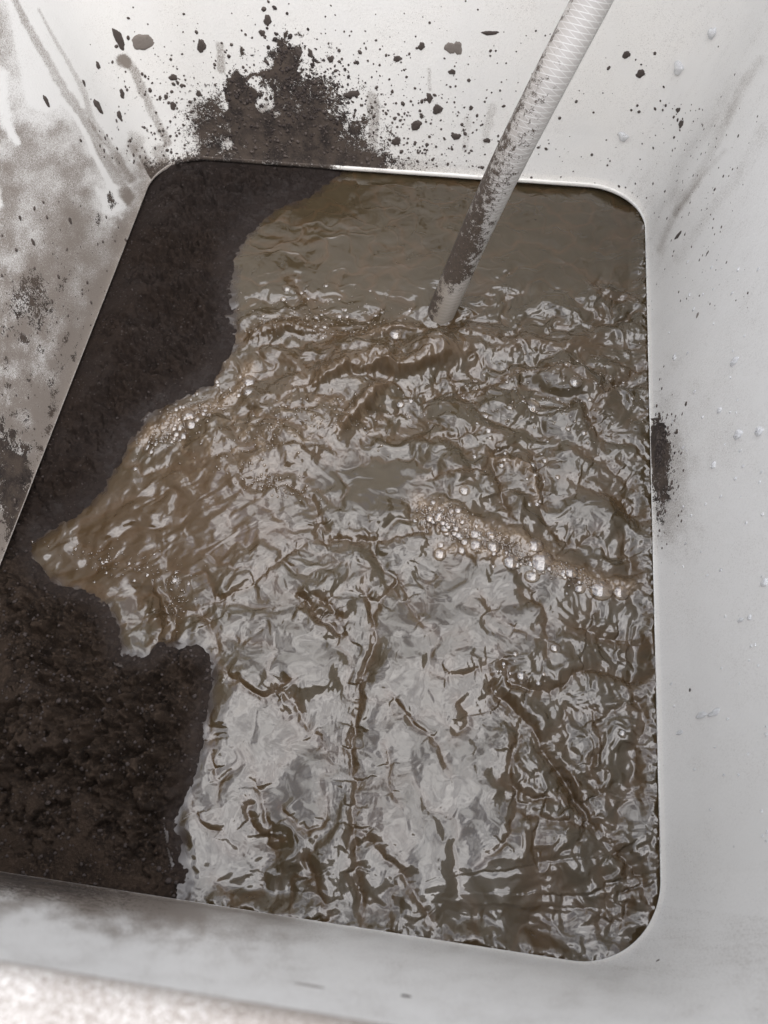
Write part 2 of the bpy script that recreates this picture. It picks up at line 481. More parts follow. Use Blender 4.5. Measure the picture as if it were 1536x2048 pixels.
# pale brown runs on the back wall
for poly, w0, w1, a in [([(245, 118), (262, 132), (285, 180), (310, 235), (335, 285)], 9, 8, 0.62), ([(440, 92), (443, 140)], 9, 8, 0.6),
                        ([(745, 195), (748, 250), (744, 310)], 13, 7, 0.55), ([(858, 140), (860, 180)], 4, 3, 0.45), ([(985, 215), (970, 280)], 9, 8, 0.35),
                        ([(935, 240), (930, 300)], 8, 6, 0.3), ([(395, 220), (405, 290)], 20, 12, 0.5), ([(270, 280), (285, 320)], 18, 14, 0.45),
                        ([(318, 300), (330, 325)], 14, 10, 0.5)]:
    film += a * streak(poly, w0, w1, 0.35, 21)
film += 0.66 * blob(247, 122, 17, 14, 30, 0.2, 0.1, 22)
# left corner and left wall: big grey-brown film with a ragged upper edge and white runs in it
lx = [(-400, -300), (-40, -60), (20, 0), (40, 110), (60, 205), (95, 220), (125, 195), (150, 215), (200, 300), (225, 380), (300, 350), (300, 700), (-100, 1300), (-900, 1300)]
li = inside(PX + 7 * mid, PY + 7 * big, lx) & infront
ld, _, _, _ = seg_dist(PX, PY, lx[:11], False)
lf = np.where(li, 0.45 * sstep(0, 12, ld) + 0.55 * sstep(0, 90, ld + 20 * mid), 0)
gradf = 0.70 + 0.20 * big + 0.12 * mid + 0.10 * sstep(300, 1000, PY)
film += np.where(infront, lf * gradf, 0)
film += 0.6 * streak([(30, 0), (60, 60), (95, 120), (125, 175), (165, 235), (200, 300), (235, 360), (255, 395)], 7, 13, 0.4, 31)
film += 0.5 * streak([(78, 20), (110, 80), (145, 140), (170, 190), (185, 240), (225, 300), (262, 360)], 3, 9, 0.5, 32)
film += 0.30 * streak([(262, 300), (240, 330), (290, 345)], 16, 14, 0.6, 33)
for poly, w0, w1, a in [([(122, 200), (150, 232), (175, 275), (190, 310), (215, 360), (235, 415)], 4, 5, 1.0), ([(-10, 160), (10, 240), (36, 285)], 22, 5, 1.2),
                        ([(-10, 370), (0, 410)], 8, 6, 1.0)]:
    film -= 0.75 * a * streak(poly, w0, w1, 0.8, 34)
film -= 0.65 * blob(222, 402, 20, 32, -20, 0.6, 0.4, 35)
# lower left wall: patchy wear with pale islands and dark blots
lw = (nrx < -0.3) & infront
film += np.where(lw, 0.16 * sstep(380, 700, PY) + 0.26 * np.clip(fbm(PX / 34, PY / 45, 41, 5, 0.6), -0.6, 1) * sstep(480, 720, PY), 0)
film -= np.where(lw, 0.34 * sstep(0.0, 0.8, fbm(PX / 50, PY / 80, 43, 5, 0.6)) * sstep(420, 600, PY) * sstep(120, 0, PX), 0)
dirt += np.where(lw, (0.16 + 0.26 * sstep(0.0, 0.7, fbm(PX / 24, PY / 30, 44, 4))) * sstep(420, 760, PY), 0)
ledge = seg_dist(PX, PY, [(300, 360), (10, 1100)])[0]
film += np.where(lw, 0.45 * sstep(60, 0, ledge), 0); dirt += np.where(lw, 0.10 * sstep(50, 0, ledge), 0)
dirt += np.where((nrx < 0.1) & infront, 0.17 + 0.06 * big, 0) * sstep(900, 0, PX)
dirt += 0.45 * blob(10, 930, 40, 70, 0, 0.7, 0.5, 45) + 0.40 * blob(60, 600, 50, 70, 0, 0.9, 0.6, 46) + 0.35 * blob(40, 1010, 40, 60, 0, 0.8, 0.5, 47)
dirt += 0.55 * blob(222, 402, 10, 20, -10, 0.6, 0.6, 48) + 0.5 * blob(196, 440, 7, 15, 0, 0.5, 0.4, 49)
# right corner and right wall
dirt += np.where((nrx > 0.2) & infront, 0.13 + 0.16 * np.exp(-((PX - 1330 - 0.28 * (430 - PY)) / 85) ** 2) * sstep(760, 380, PY), 0)
film += np.where((nrx > 0.2) & infront, 0.22 * sstep(80, 0, np.abs(PX - 1310)) * sstep(720, 400, PY) * sstep(250, 420, PY), 0)
for poly, w, a in [([(1520, 120), (1478, 190), (1430, 290), (1375, 390), (1340, 450), (1320, 500)], 9, 0.22), ([(1470, 160), (1420, 250), (1370, 310), (1345, 400)], 16, 0.14),
                   ([(1530, 260), (1470, 360), (1400, 450), (1360, 520)], 12, 0.15), ([(1450, 300), (1400, 360), (1350, 430)], 5, 0.2)]:
    film += 1.5 * a * streak(poly, w, w * 0.8, 0.9, 51)
dirt += 0.9 * blob(1316, 890, 16, 52, 0, 0.3, 0.4, 52) + 0.45 * blob(1326, 915, 26, 75, 0, 0.7, 0.5, 53) + 0.40 * blob(1322, 1010, 24, 80, 0, 0.8, 0.5, 54)
film += 0.5 * blob(1330, 950, 46, 130, 0, 0.9, 0.3, 55) + 0.10 * blob(1420, 960, 150, 200, 0, 1.0, 0.3, 56)
# near wall: brown wash at the lower left
ne = (nry < -0.2) & infront
by = np.interp(PX, [-200, 0, 400, 720, 1100], [1705, 1735, 1812, 1860, 1908])
dd = PY - by
film += np.where(ne, (0.95 + 0.35 * big) * sstep(130 + 50 * mid, 0, dd) * sstep(760, 100, PX), 0)
film += np.where(ne, 0.30 * sstep(70, 0, dd) * sstep(1100, 300, PX), 0)
dirt += np.where(ne, 0.62 * sstep(110, 0, dd) * sstep(600, 0, PX) + 0.06, 0)
film += np.where(infront, 0.10 + 0.10 * big + 0.05 * mid, 0)
film += np.where((nrx > 0.3) & infront, 0.07 * np.clip(fbm((PX + 0.6 * PY) / 16, (PY - 1.0 * PX) / 130, 47, 3), 0, 1) * 2.2 * sstep(1250, 300, PY), 0)
film += np.where((nry < -0.3) & infront, 0.16 + 0.14 * np.clip(fbm(PX / 90, PY / 22, 48, 3), -0.5, 1), 0)
film = np.clip(film, 0, 1.3); dirt = np.clip(dirt, 0, 1.15)
cream = sstep(-0.3, 0.8, nry) * (0.5 + 0.2 * big) + 0.35 * blob(1300, 60, 260, 180, 0, 0.9, 0.2, 61)  # warm light on the back wall, painted into its colour by facing
cream += np.where(zz < 0.006, 0.4, 0)

tank = bpy.data.objects.new('open_tank', None); C.objects.link(tank)
tank.location = (0, 0, 0)
tag(tank, 'open white plastic tank stained with mud, its rounded square opening looking down on sludge', 'tank')
me = mesh_np('inner_wall', wall_V, grid_faces(nU, nZ, True)[:, ::-1])
attr(me, 'dirt', dirt); attr(me, 'film', film); attr(me, 'cream', np.clip(cream, 0, 1)); attr(me, 'spray', dirt * 0)
inner = link('inner_wall', me, M_wall, tank)
bvh_V = [tuple(v) for v in W[::4, ::5].reshape(-1, 3)]
nb = W[:, ::5].shape[1]
bvh = BVHTree.FromPolygons(bvh_V, [tuple(int(i) for i in f) for f in grid_faces(len(W[::4]), nb, True)])

def sweep(name, prof, n=400, attrs=None, mat=M_wall, parent=tank, seed=0):
    """sweep a list of (offset outward from the wall top/bottom, z) round the ring"""
    r = ring[:: max(1, len(ring) // n)]
    k0 = np.clip(0.15 + 0.50 * r[:, 3], 0.05, 1) if name == 'lower_lip' else 1.0
    P = np.stack([np.stack([r[:, 0] + r[:, 2] * (o * (k0 if o < 0 else 1) + (flare(r[:, 2], r[:, 3]) * (zf + (back_rise(r[:, 1]) if zf else 0)))), r[:, 1] + r[:, 3] * (o * (k0 if o < 0 else 1) + (flare(r[:, 2], r[:, 3]) * (zf + (back_rise(r[:, 1]) if zf else 0)))), z + (back_rise(r[:, 1]) if zf else np.zeros(len(r)))], 1) for o, z, zf in prof], 1)
    if name == 'lower_lip': P[..., 2] *= np.clip(0.25 + 0.75 * r[:, 3], 0.2, 1)[:, None]
    me = mesh_np(name, P.reshape(-1, 3), grid_faces(len(r), len(prof), True)[:, ::-1])
    k = len(me.vertices)
    base = {'dirt': 0.2, 'film': 0.0, 'cream': 0.2}
    if attrs: base.update(attrs)
    q, dp = proj(P.reshape(-1, 3))
    for a, v in base.items():
        attr(me, a, v(P.reshape(-1, 3), q) if callable(v) else np.full(k, v))
    attr(me, 'spray', np.zeros(k))
    return link(name, me, mat, parent)
# cut lower edge: a thin rounded lip of the plastic, then its underside
def lip_film(P, q):
    return np.clip(1.1 * sstep(-0.12, -0.3, P[:, 0]) + 0.15 + 0.4 * sstep(0.72, 0.60, P[:, 1]) + 0.35 * fbm(P[:, 0] * 25, P[:, 1] * 25, 71, 3), 0, 1)
sweep('lower_lip', [(-0.0002, 0.0004, 0), (-0.0016, 0.0006, 0), (-0.0026, -0.0003, 0), (-0.0030, -0.0018, 0), (-0.0028, -0.0034, 0), (-0.0018, -0.0045, 0), (0.0002, -0.005, 0), (0.03, -0.005, 0), (0.14, -0.006, 0)], 1600, {'cream': lambda P, q: np.clip(sstep(0.70, 0.73, P[:, 1]), 0, 1), 'film': lip_film, 'dirt': lambda P, q: 0.2 + 0.6 * sstep(-0.14, -0.19, P[:, 0] + 0.01 * fbm(P[:, 0] * 60, P[:, 1] * 60, 72, 2)) * sstep(0.70, 0.73, P[:, 1])})
zt = ZR - 0.006
sweep('rim', [(0.0014, zt - 0.001, zt), (0.0022, zt + 0.003, zt), (0.0055, zt + 0.0056, zt), (0.0125, zt + 0.0072, zt), (0.017, zt + 0.0078, zt), (0.040, zt + 0.0082, zt), (0.070, zt + 0.0078, zt), (0.076, zt + 0.006, zt), (0.079, zt + 0.001, zt), (0.079, zt - 0.03, zt), (0.070, zt - 0.032, zt), (0.016, zt - 0.034, zt)], 500,
      {'dirt': lambda P, q: 0.27 + 0.22 * fbm(P[:, 0] * 30, P[:, 1] * 30, 73, 3), 'film': lambda P, q: np.clip(1.0 + 0.35 * fbm(P[:, 0] * 12, P[:, 1] * 12, 74, 3), 0, 1), 'cream': 0.25})  # film also tones down the rim, which the open sky overexposes
# outer skin of the neck and the tank body around and below
sweep('outer_wall', [(0.018, zt - 0.033, zt), (0.012, 0.02, 0), (0.06, -0.005, 0), (0.145, -0.012, 0), (0.16, -0.03, 0), (0.16, -0.60, 0), (0.14, -0.64, 0), (-0.05, -0.645, 0)], 400, {'dirt': 0.3, 'film': 0.2})

# ------------------------------------------------------------------ ground
me = mesh_np('ground', np.array([(-60, -60, -0.65), (60, -60, -0.65), (60, 60, -0.65), (-60, 60, -0.65)], float), np.array([[0, 1, 2, 3]]), False)
tag(link('ground', me, mat_plain('trodden_earth', (0.10, 0.085, 0.065), (0.17, 0.145, 0.115), 3.0)), kind='structure')

# ------------------------------------------------------------------ soil and mud
SHORE = [(720, 300), (700, 335), (650, 372), (610, 398), (560, 415), (520, 445), (490, 478), (470, 520), (468, 560), (474, 610), (474, 650), (470, 690),
         (448, 720), (425, 762), (385, 788), (330, 815), (292, 850), (258, 880), (232, 925), (205, 975), (160, 1015), (110, 1045), (70, 1068), (52, 1085), (66, 1120), (90, 1152), (130, 1170),
         (180, 1180), (212, 1205), (236, 1255), (252, 1305), (292, 1316), (318, 1290), (345, 1285), (400, 1296), (440, 1335), (428, 1400), (415, 1445), (404, 1500), (384, 1580), (362, 1640),
         (370, 1700), (390, 1770), (390, 1900), (300, 2300), (-600, 2200), (-600, 1000), (0, 200), (400, 200)]
ZM = -0.009
def grid_xy(x0, x1, y0, y1, h):
    xs = np.arange(x0, x1, h); ys = np.arange(y0, y1, h)
    X, Y = np.meshgrid(xs, ys, indexing='ij')
    return X.astype(np.float32), Y.astype(np.float32)
def to_px(X, Y, z):
    P = np.stack([X, Y, np.full(X.shape, z)], -1)
    q, _ = proj(P)
    return q[..., 0].astype(np.float32), q[..., 1].astype(np.float32)
def shore_sd(U, V):
    """signed pixel distance to the shore: positive on the soil"""
    d = seg_dist(U, V, SHORE, True)[0]
    return np.where(inside(U, V, SHORE), d, -d)

def stream_tilt(U, V):
    ux = ((U - 330) * 0.978 - (V - 1070) * 0.208) / 380; uy = ((U - 330) * 0.208 + (V - 1070) * 0.978) / 210
    return 0.026 * (1 - sstep(0.2, 1.8, np.hypot(ux, uy * 0.85))) * (np.clip((U - 60) / 460, 0, 1) * 0.95 - 0.5) * sstep(820, 520, U)
# soil
X, Y = grid_xy(-0.44, -0.06, -0.06, 0.80, 0.0011)
U, V = to_px(X, Y, ZM)
sd_ = shore_sd(U, V) + 6 * fbm(X * 90, Y * 90, 81, 3)
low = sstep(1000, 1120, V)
h = 0.0030 * sstep(-4, 22, sd_) + 0.0025 * sstep(15, 60, sd_) + 0.006 * sstep(30, 160, sd_) * low + 0.003 * sstep(30, 200, sd_)
h += np.where(sd_ < 0, 0.0005 * sd_, 0)
cl = fbm(X * 26, Y * 26, 82, 2); bil = np.abs(fbm(X * 34, Y * 34, 83, 4, 0.6)) * 1.7 - 0.4
lump = sstep(8, 60, sd_)
bil2 = np.abs(fbm(X * 75, Y * 75, 88, 3, 0.6)) * 1.7 - 0.4
h += stream_tilt(U, V) * sstep(-60, 0, sd_ + 60) * sstep(160, 20, sd_)
h += lump * (0.0070 * cl + (0.0082 + 0.0060 * low) * bil + (0.0042 + 0.0016 * low) * bil2)
h += (0.7 + 0.3 * lump) * (0.0013 * fbm(X * 190, Y * 190, 84, 3, 0.6) + 0.0007 * rng.standard_normal(X.shape) * lump)
for (bx_, by_, r_, a_) in [(90, 1480, 60, .010), (30, 1390, 45, .006), (160, 1400, 50, .005), (240, 1500, 40, .005), (390, 1320, 45, .006), (270, 610, 40, .005), (330, 700, 50, .004),
                           (60, 1600, 40, .006), (200, 1590, 60, .004), (240, 650, 50, .004), (150, 900, 60, -.004), (330, 1590, 50, .003), (200, 480, 60, .003), (400, 600, 40, .003)]:
    r = np.hypot(U - bx_, V - by_) / r_ * (1 + 0.35 * fbm(X * 70, Y * 70, 85, 3))
    h += a_ * (1 - sstep(0.35, 1.0, r))
# creases in the lower soil
for poly in [[(60, 1085), (50, 1130), (75, 1185), (110, 1210)], [(170, 1180), (195, 1225), (240, 1265)], [(10, 1150), (30, 1230)], [(150, 1490), (165, 1440), (210, 1420)], [(60, 1510), (110, 1530), (150, 1515)]]:
    d = seg_dist(U, V, smooth_poly(poly))[0]
    h += sstep(6, 34, sd_) * (-0.005 * np.exp(-(d / 7) ** 2) + 0.0025 * np.exp(-((d - 16) / 9) ** 2))
h = np.maximum(h, np.where(sd_ > 0, stream_tilt(U, V) * sstep(160, 20, sd_), -1) + 0.0022 * sstep(2, 26, sd_))
lipd = np.minimum(np.minimum(X - XL, YB - Y), Y - YN)
h = np.minimum(h, 0.003 + 0.30 * np.clip(lipd, 0, 1))
wet = np.clip(sstep(60, 0, sd_) + 0.35 * (1 - low) * sstep(0.1, 0.5, 0.3 + fbm(X * 18, Y * 18, 86, 3)), 0, 1)
wet = np.clip(wet + 0.6 * sstep(480, 380, V), 0, 1)
keep = sd_ > -60
nx, ny = X.shape
F = grid_faces(nx, ny); kf = keep.ravel()[F].all(1); F = F[kf]
P = np.stack([X, Y, ZM + h], -1).reshape(-1, 3)
used = np.zeros(len(P), bool); used[F.ravel()] = True; idx = np.cumsum(used) - 1
me = mesh_np('soil', P[used], idx[F])
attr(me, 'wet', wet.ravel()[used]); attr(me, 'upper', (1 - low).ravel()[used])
tag(link('soil', me, M_soil), 'dark brown wet soil heaped against the left side of the tank opening', 'soil', kind='stuff')
soil_P, soil_sd, soil_low = P[used], sd_.ravel()[used], low.ravel()[used]

# liquid mud
HS = 0.00078
X, Y = grid_xy(-0.42, 0.215, -0.06, 0.785, HS)
U, V = to_px(X, Y, ZM)
sd_ = shore_sd(U, V)
h = np.zeros(X.shape, np.float32); foam = np.zeros(X.shape, np.float32); warm = np.zeros(X.shape, np.float32)
def pblob(x, y, rx, ry, ang=0.0, soft=0.6):
    a = math.radians(ang)
    ux = ((U - x) * math.cos(a) + (V - y) * math.sin(a)) / rx; uy = (-(U - x) * math.sin(a) + (V - y) * math.cos(a)) / ry
    return 1 - sstep(1 - soft, 1 + soft, np.hypot(ux, uy))
# how rough each area is
calm = np.zeros(X.shape, np.float32)
for b_ in [(575, 1560, 95, 110, 0), (860, 1600, 150, 210, 0), (870, 1400, 110, 70, 20), (640, 1440, 60, 60, 0), (900, 1760, 120, 60, 0), (420, 1700, 60, 120, 0), (760, 960, 120, 50, 10), (1010, 1230, 120, 50, 20),
           (620, 1320, 90, 50, 0), (1160, 960, 90, 60, 20), (500, 1470, 50, 70, 0), (850, 1250, 130, 60, 0)]:
    calm = np.maximum(calm, pblob(*b_, 0.5))
top = sstep(690, 470, V + 45 * fbm(X * 12, Y * 12, 90, 2) + 25 * sstep(900, 1100, U))           # quiet water under the back wall
flow = pblob(330, 1060, 260, 130, -12, 0.5)                            # stream sliding to the left
churn = np.clip(sstep(540, 620, V) * sstep(900, 800, V), 0, 1)
rightc = sstep(1080, 1180, U) * sstep(1250, 1350, V) + pblob(1090, 1560, 90, 170, -25)
rough = np.clip(0.60 - 0.52 * calm + 0.40 * churn + 0.4 * rightc, 0.05, 1.1) * (1 - 0.93 * top) * (1 - 0.72 * flow)
# broad swell
h += 0.0078 * fbm(X * 11, Y * 10, 91, 2, 0.45) * (1 - 0.85 * top) * (1 - 0.35 * calm) * (1 - 0.5 * flow)
wx = X + 0.010 * fbm(X * 28, Y * 28, 92, 2) + 0.004 * perlin(X * 80, Y * 80, 93)
wy = Y + 0.010 * fbm(X * 28, Y * 28, 94, 2) + 0.004 * perlin(X * 80, Y * 80, 95)
h += 0.0016 * fbm(wx * 34, wy * 30, 96, 2) * (0.12 + 0.88 * rough) * (1 - 0.7 * top)
n1 = perlin(wx * 36, wy * 30, 97); n2 = perlin(wx * 85 + n1, wy * 85, 98)
down_ = sstep(1150, 1350, V)
def flowed(fx, fy0, fy1, seed):                       # folds drawn out along the fall of the mud in the near half
    return perlin(wx * fx, wy * fy0, seed) * (1 - down_) + perlin(wx * fx * 1.1, wy * fy1, seed + 1) * down_
def pillow(n, e):                                     # soft lobes that meet in sharp seams
    return np.sqrt(n * n + e * e)
b1 = flowed(17, 25, 11, 97); b2 = flowed(36, 44, 22, 171) + 0.25 * b1; b3 = flowed(80, 85, 46, 173) + 0.2 * b2
live = sstep(-0.5, 0.4, perlin(X * 14, Y * 14, 99))
h += 0.0120 * (pillow(b1, 0.09) - 0.28) * (0.35 + 0.65 * rough) * (1 - 0.9 * top)
h += 0.0036 * (pillow(b2, 0.13) - 0.28) * rough * (0.35 + 0.65 * live) * (1 - 0.8 * top)
h += 0.0013 * pillow(b3, 0.16) * rough * live * (1 - 0.8 * top)
warm += 0.55 * np.exp(-(b1 / 0.10) ** 2) + 0.35 * np.exp(-(b2 / 0.10) ** 2) * rough
h += 0.00062 * fbm(wx * 120, wy * 120, 101, 2) * rough * sstep(0.2, 0.7, rough)
seam = np.exp(-np.abs(b1) / 0.16) + 0.6 * np.exp(-np.abs(b2) / 0.12)
h += 0.00065 * fbm(wx * 105, wy * 85, 191, 3, 0.55) * np.clip(seam, 0, 1.2) * (0.35 + 0.65 * rough) * (1 - top) * (1 - 0.5 * flow)
h += 0.00030 * pillow(flowed(125, 140, 80, 195), 0.1) * rough * live * (1 - 0.85 * top) * (1 - 0.5 * flow)
h += 0.00019 * fbm(wx * 205, wy * 150, 102, 2, 0.4) * np.clip(0.25 + rough, 0.25, 1) * (1 - 0.9 * calm) * (1 - 0.8 * top) * (0.4 + 0.6 * live)
def terrace(n, w): return sstep(-w, w, n)
t1 = flowed(24, 34, 15, 141) + 0.14 * perlin(wx * 110, wy * 90, 145)
h += 0.0012 * terrace(t1 + 0.12, 0.15) * (0.05 + 0.95 * rough) * (1 - top)
t3 = flowed(46, 90, 22, 161) + 0.20 * perlin(wx * 150, wy * 120, 163)
h += -0.0007 * terrace(t3 - 0.46, 0.11) * (1 - top) * (0.35 + 0.65 * rough) * (1 - 0.6 * flow)
# long soft folds under the back wall
tw = perlin(X * 14 + 0.8 * perlin(X * 9, Y * 9, 105), Y * 30 + 1.2 * perlin(X * 16, Y * 16, 104), 103)
vein = np.exp(-(perlin(wx * 26, wy * 40, 106) / 0.06) ** 2)
warm += 0.45 * top * vein
h += top * (0.0014 * tw + 0.00028 * vein + 0.0003 * fbm(wx * 60, wy * 80, 107, 2))
# the stream that slides to the left: tilt, folds along the flow
h += stream_tilt(U, V)
ax = (U * 0.90 - V * 0.43); ay = (U * 0.43 + V * 0.90)
fo = perlin(ax / 110, ay / 22 + 0.7 * perlin(U / 60, V / 60, 108), 109)
h += flow * (0.0007 * perlin(ax / 90 + perlin(U / 40, V / 40, 165), ay / 34 + 1.1 * perlin(U / 70, V / 70, 108), 109) + 0.0004 * perlin(ax / 45 + fo, ay / 13 + fo, 110) + 0.0004 * fbm(wx * 50, wy * 50, 166, 2))
warm += 0.75 * np.clip(flow, 0, 1) + 0.5 * pblob(560, 860, 200, 90, -15) + 0.35 * pblob(700, 700, 260, 60, -5)
# stream tail over the soil
h += -0.004 * pblob(120, 1130, 80, 60) - 0.003 * pblob(270, 1240, 50, 90)
# swells thrown up round the hose and heaped mud in the middle
h += 0.0065 * pblob(730, 705, 190, 42, -3, 0.8) + 0.0035 * pblob(880, 705, 60, 26, 0, 0.7) + 0.004 * pblob(1100, 700, 120, 50, 5, 0.8)
h += 0.004 * pblob(700, 800, 120, 40, -30, 0.8) + 0.002 * pblob(880, 690, 60, 22, 0, 0.7) - 0.005 * pblob(880, 645, 60, 20, 0, 0.7)

def near(poly, w):
    xs = [p[0] for p in poly]; ys = [p[1] for p in poly]
    return (U > min(xs) - w) & (U < max(xs) + w) & (V > min(ys) - w) & (V < max(ys) + w)
WOBX = 1.6 * perlin(X * 260, Y * 260, 132) + 5 * perlin(X * 110, Y * 110, 111) + 6 * perlin(X * 45, Y * 45, 113)
WOBY = 1.6 * perlin(X * 260, Y * 260, 133) + 5 * perlin(X * 110, Y * 110, 112) + 6 * perlin(X * 45, Y * 45, 114)
def crease(poly, depth, w, rim=0.5, ripple=0.0, wob=1.0, wm=0.8):
    P = smooth_poly(poly)
    m = near(P, 16 * w + 20)
    d, s, run, L = seg_dist(U[m] + wob * WOBX[m], V[m] + wob * WOBY[m], P)
    t = run / L
    e = sstep(-0.001, 0.12, t) * sstep(1.001, 0.85, t)
    e = np.where(L > 1, 0.25 + 0.75 * e, 1) * (0.7 + 0.5 * perlin(run / 22, run * 0, 115))
    mm = depth / 1000.0
    fl = np.where(perlin(run / 90, run * 0 + len(poly), 117) > 0, 1, -1) * s
    wl = np.where(fl > 0, 2.9, 1.05) * w * (0.8 + 0.5 * perlin(run / 30, run * 0, 131))
    e = e * (1 - 0.40 * calm[m])
    h[m] += 1.45 * e * mm * (-1.0 * np.exp(-np.sqrt(d * d + 5.0) / (1.35 * wl)) + 0.7 * rim * np.where(fl > 0, 0.4, 1.3) * np.exp(-((d - 2.8 * wl) / (2.3 * wl)) ** 2))
    if ripple:
        h[m] += e * 2.0 * ripple / 1000.0 * np.sin(d * 2 * math.pi / 8.5 + 1.2 * WOBX[m] * 0.2) * np.exp(-d / 34) * sstep(3, 9, d) * (s > 0)
    warm[m] = np.maximum(warm[m], wm * np.exp(-(d / (2.0 * w)) ** 2))
def ridge(poly, height, w, w2, side=1, wob=0.8, wm=0.8, fo=0.0):
    """a roll of mud: gentle on one side (w), steep on the other (w2)"""
    P = smooth_poly(poly)
    m = near(P, 4 * max(w, w2) + 20)
    d, s, run, L = seg_dist(U[m] + wob * WOBX[m], V[m] + wob * WOBY[m], P)
    t = run / L
    e = (0.15 + 0.85 * sstep(-0.001, 0.2, t) * sstep(1.001, 0.8, t)) * (0.85 + 0.4 * perlin(run / 25, run * 0, 116))
    ww = np.where(s * side > 0, w2, w)
    h[m] += e * height / 1000.0 * np.exp(-(d / ww) ** 2)
    warm[m] = np.maximum(warm[m], wm * np.exp(-(d / (1.4 * ww)) ** 2))
    if fo: foam[m] = np.maximum(foam[m], fo * np.exp(-(d / (0.7 * ww)) ** 2))

# the long upright fold right of the middle, with fine ripples beside it
crease([(728, 1140), (736, 1185), (742, 1235), (748, 1290), (724, 1345), (714, 1420), (702, 1500), (714, 1570), (706, 1650), (713, 1740), (722, 1800), (728, 1870)], 3.2, 6, 0.5, 0.14)
crease([(742, 1240), (765, 1195), (802, 1150)], 2.4, 5, 0.5, 0.08)
crease([(630, 1084), (690, 1080), (760, 1082), (830, 1070), (870, 1052)], 3.0, 6, 0.6, 0.08)
crease([(612, 1092), (580, 1115), (540, 1145), (480, 1192), (420, 1210)], 2.4, 5, 0.5, 0.08)
crease([(590, 1190), (622, 1222), (650, 1250), (696, 1275)], 4.2, 7, 0.8)
crease([(640, 1200), (665, 1215), (680, 1240)], 3.5, 8, 0.9)
crease([(440, 1338), (480, 1370), (530, 1392), (560, 1372), (590, 1362)], 3.0, 6, 0.5, 0.06)
crease([(545, 1372), (585, 1405), (620, 1455), (650, 1500)], 2.2, 6, 0.4)
crease([(975, 1330), (990, 1380), (1040, 1425), (1080, 1480), (1110, 1530), (1150, 1590), (1180, 1640), (1230, 1690), (1280, 1770), (1300, 1850)], 4.0, 8, 0.6, 0.14)
crease([(1000, 1300), (1030, 1370), (1100, 1378), (1170, 1340), (1240, 1352), (1310, 1372)], 3.4, 8, 0.7, 0.06)
crease([(775, 1385), (810, 1420), (850, 1470), (880, 1500), (898, 1555)], 2.4, 5, 0.4)
crease([(912, 1400), (938, 1440), (905, 1475)], 2.6, 8, 0.2, wob=0.6)
crease([(720, 1655), (760, 1700), (800, 1745), (835, 1800), (868, 1850)], 2.8, 6, 0.5, 0.06)
crease([(770, 1490), (778, 1560), (800, 1610)], 1.8, 5, 0.4)
crease([(418, 1440), (422, 1500), (438, 1575)], 2.2, 6, 0.4)
crease([(380, 1590), (400, 1640), (440, 1665)], 2.4, 6, 0.4)
crease([(505, 1545), (518, 1600), (530, 1650), (545, 1710)], 2.6, 7, 0.3)
crease([(490, 1600), (500, 1650), (560, 1680)], 1.8, 5, 0.3)
crease([(430, 1760), (460, 1800), (470, 1840)], 2.0, 7, 0.3)
crease([(610, 1715), (640, 1790), (660, 1840)], 2.0, 7, 0.3)
crease([(560, 1610), (600, 1660), (640, 1650), (655, 1590)], 1.8, 5, 0.5)
crease([(1000, 1560), (1060, 1590), (1130, 1600)], 2.6, 7, 0.6, 0.10)
crease([(1040, 1620), (1100, 1640), (1170, 1650)], 2.4, 6, 0.6, 0.10)
crease([(1030, 1480), (1020, 1540), (1035, 1600), (1010, 1680), (960, 1730)], 2.2, 6, 0.5, 0.08)
crease([(1075, 1690), (1085, 1780), (1080, 1880)], 2.6, 22, 0.0, wob=0.6)  # broad hollow, shaped and tinted to stand in for the viewer's dark reflection
crease([(1180, 1420), (1200, 1480), (1180, 1540), (1220, 1600)], 2.6, 7, 0.5)
crease([(1260, 1380), (1285, 1440), (1270, 1520), (1290, 1600)], 2.8, 8, 0.5)
crease([(1200, 1740), (1215, 1800), (1190, 1860)], 2.2, 8, 0.4)
crease([(1250, 1720), (1260, 1790), (1240, 1850)], 2.6, 8, 0.4)
crease([(995, 870), (990, 930), (1002, 990), (1018, 1050)], 4.0, 9, 0.7)
crease([(1060, 900), (1082, 950), (1088, 1010)], 2.8, 6, 0.7)
crease([(840, 960), (900, 950), (960, 940), (990, 900)], 2.2, 5, 0.5)
crease([(480, 940), (505, 985), (560, 975), (620, 1000), (640, 1050), (630, 1084)], 2.6, 6, 0.6, 0.06)
crease([(520, 880), (560, 905), (600, 900), (660, 930)], 2.0, 5, 0.5, 0.08)
crease([(1130, 960), (1180, 975), (1240, 1010), (1312, 1055)], 3.2, 9, 0.5)
crease([(1150, 900), (1210, 930), (1270, 980)], 2.2, 6, 0.5)
crease([(1200, 880), (1180, 830), (1220, 780), (1280, 740)], 2.8, 7, 0.6)
crease([(1000, 760), (1060, 740), (1130, 752), (1170, 780)], 2.4, 6, 0.7)
crease([(900, 740), (930, 790), (980, 770)], 2.4, 6, 0.7)
crease([(820, 870), (900, 880), (960, 860)], 2.0, 5, 0.6)
crease([(1140, 1250), (1200, 1270), (1300, 1290)], 3.2, 9, 0.6)
crease([(1100, 1060), (1150, 1090), (1200, 1060)], 2.2, 6, 0.6)
crease([(1240, 1080), (1265, 1130), (1290, 1180)], 2.4, 7, 0.6)
crease([(340, 1190), (352, 1240), (345, 1290)], 3.6, 8, 0.6)
crease([(310, 1180), (322, 1240), (318, 1290)], 2.4, 6, 0.6)
crease([(400, 1220), (440, 1290), (430, 1330)], 2.0, 7, 0.5)
crease([(800, 1160), (830, 1230), (870, 1270)], 1.8, 6, 0.5)
crease([(1040, 1180), (1080, 1220), (1095, 1270), (1090, 1320)], 2.0, 5, 0.5)
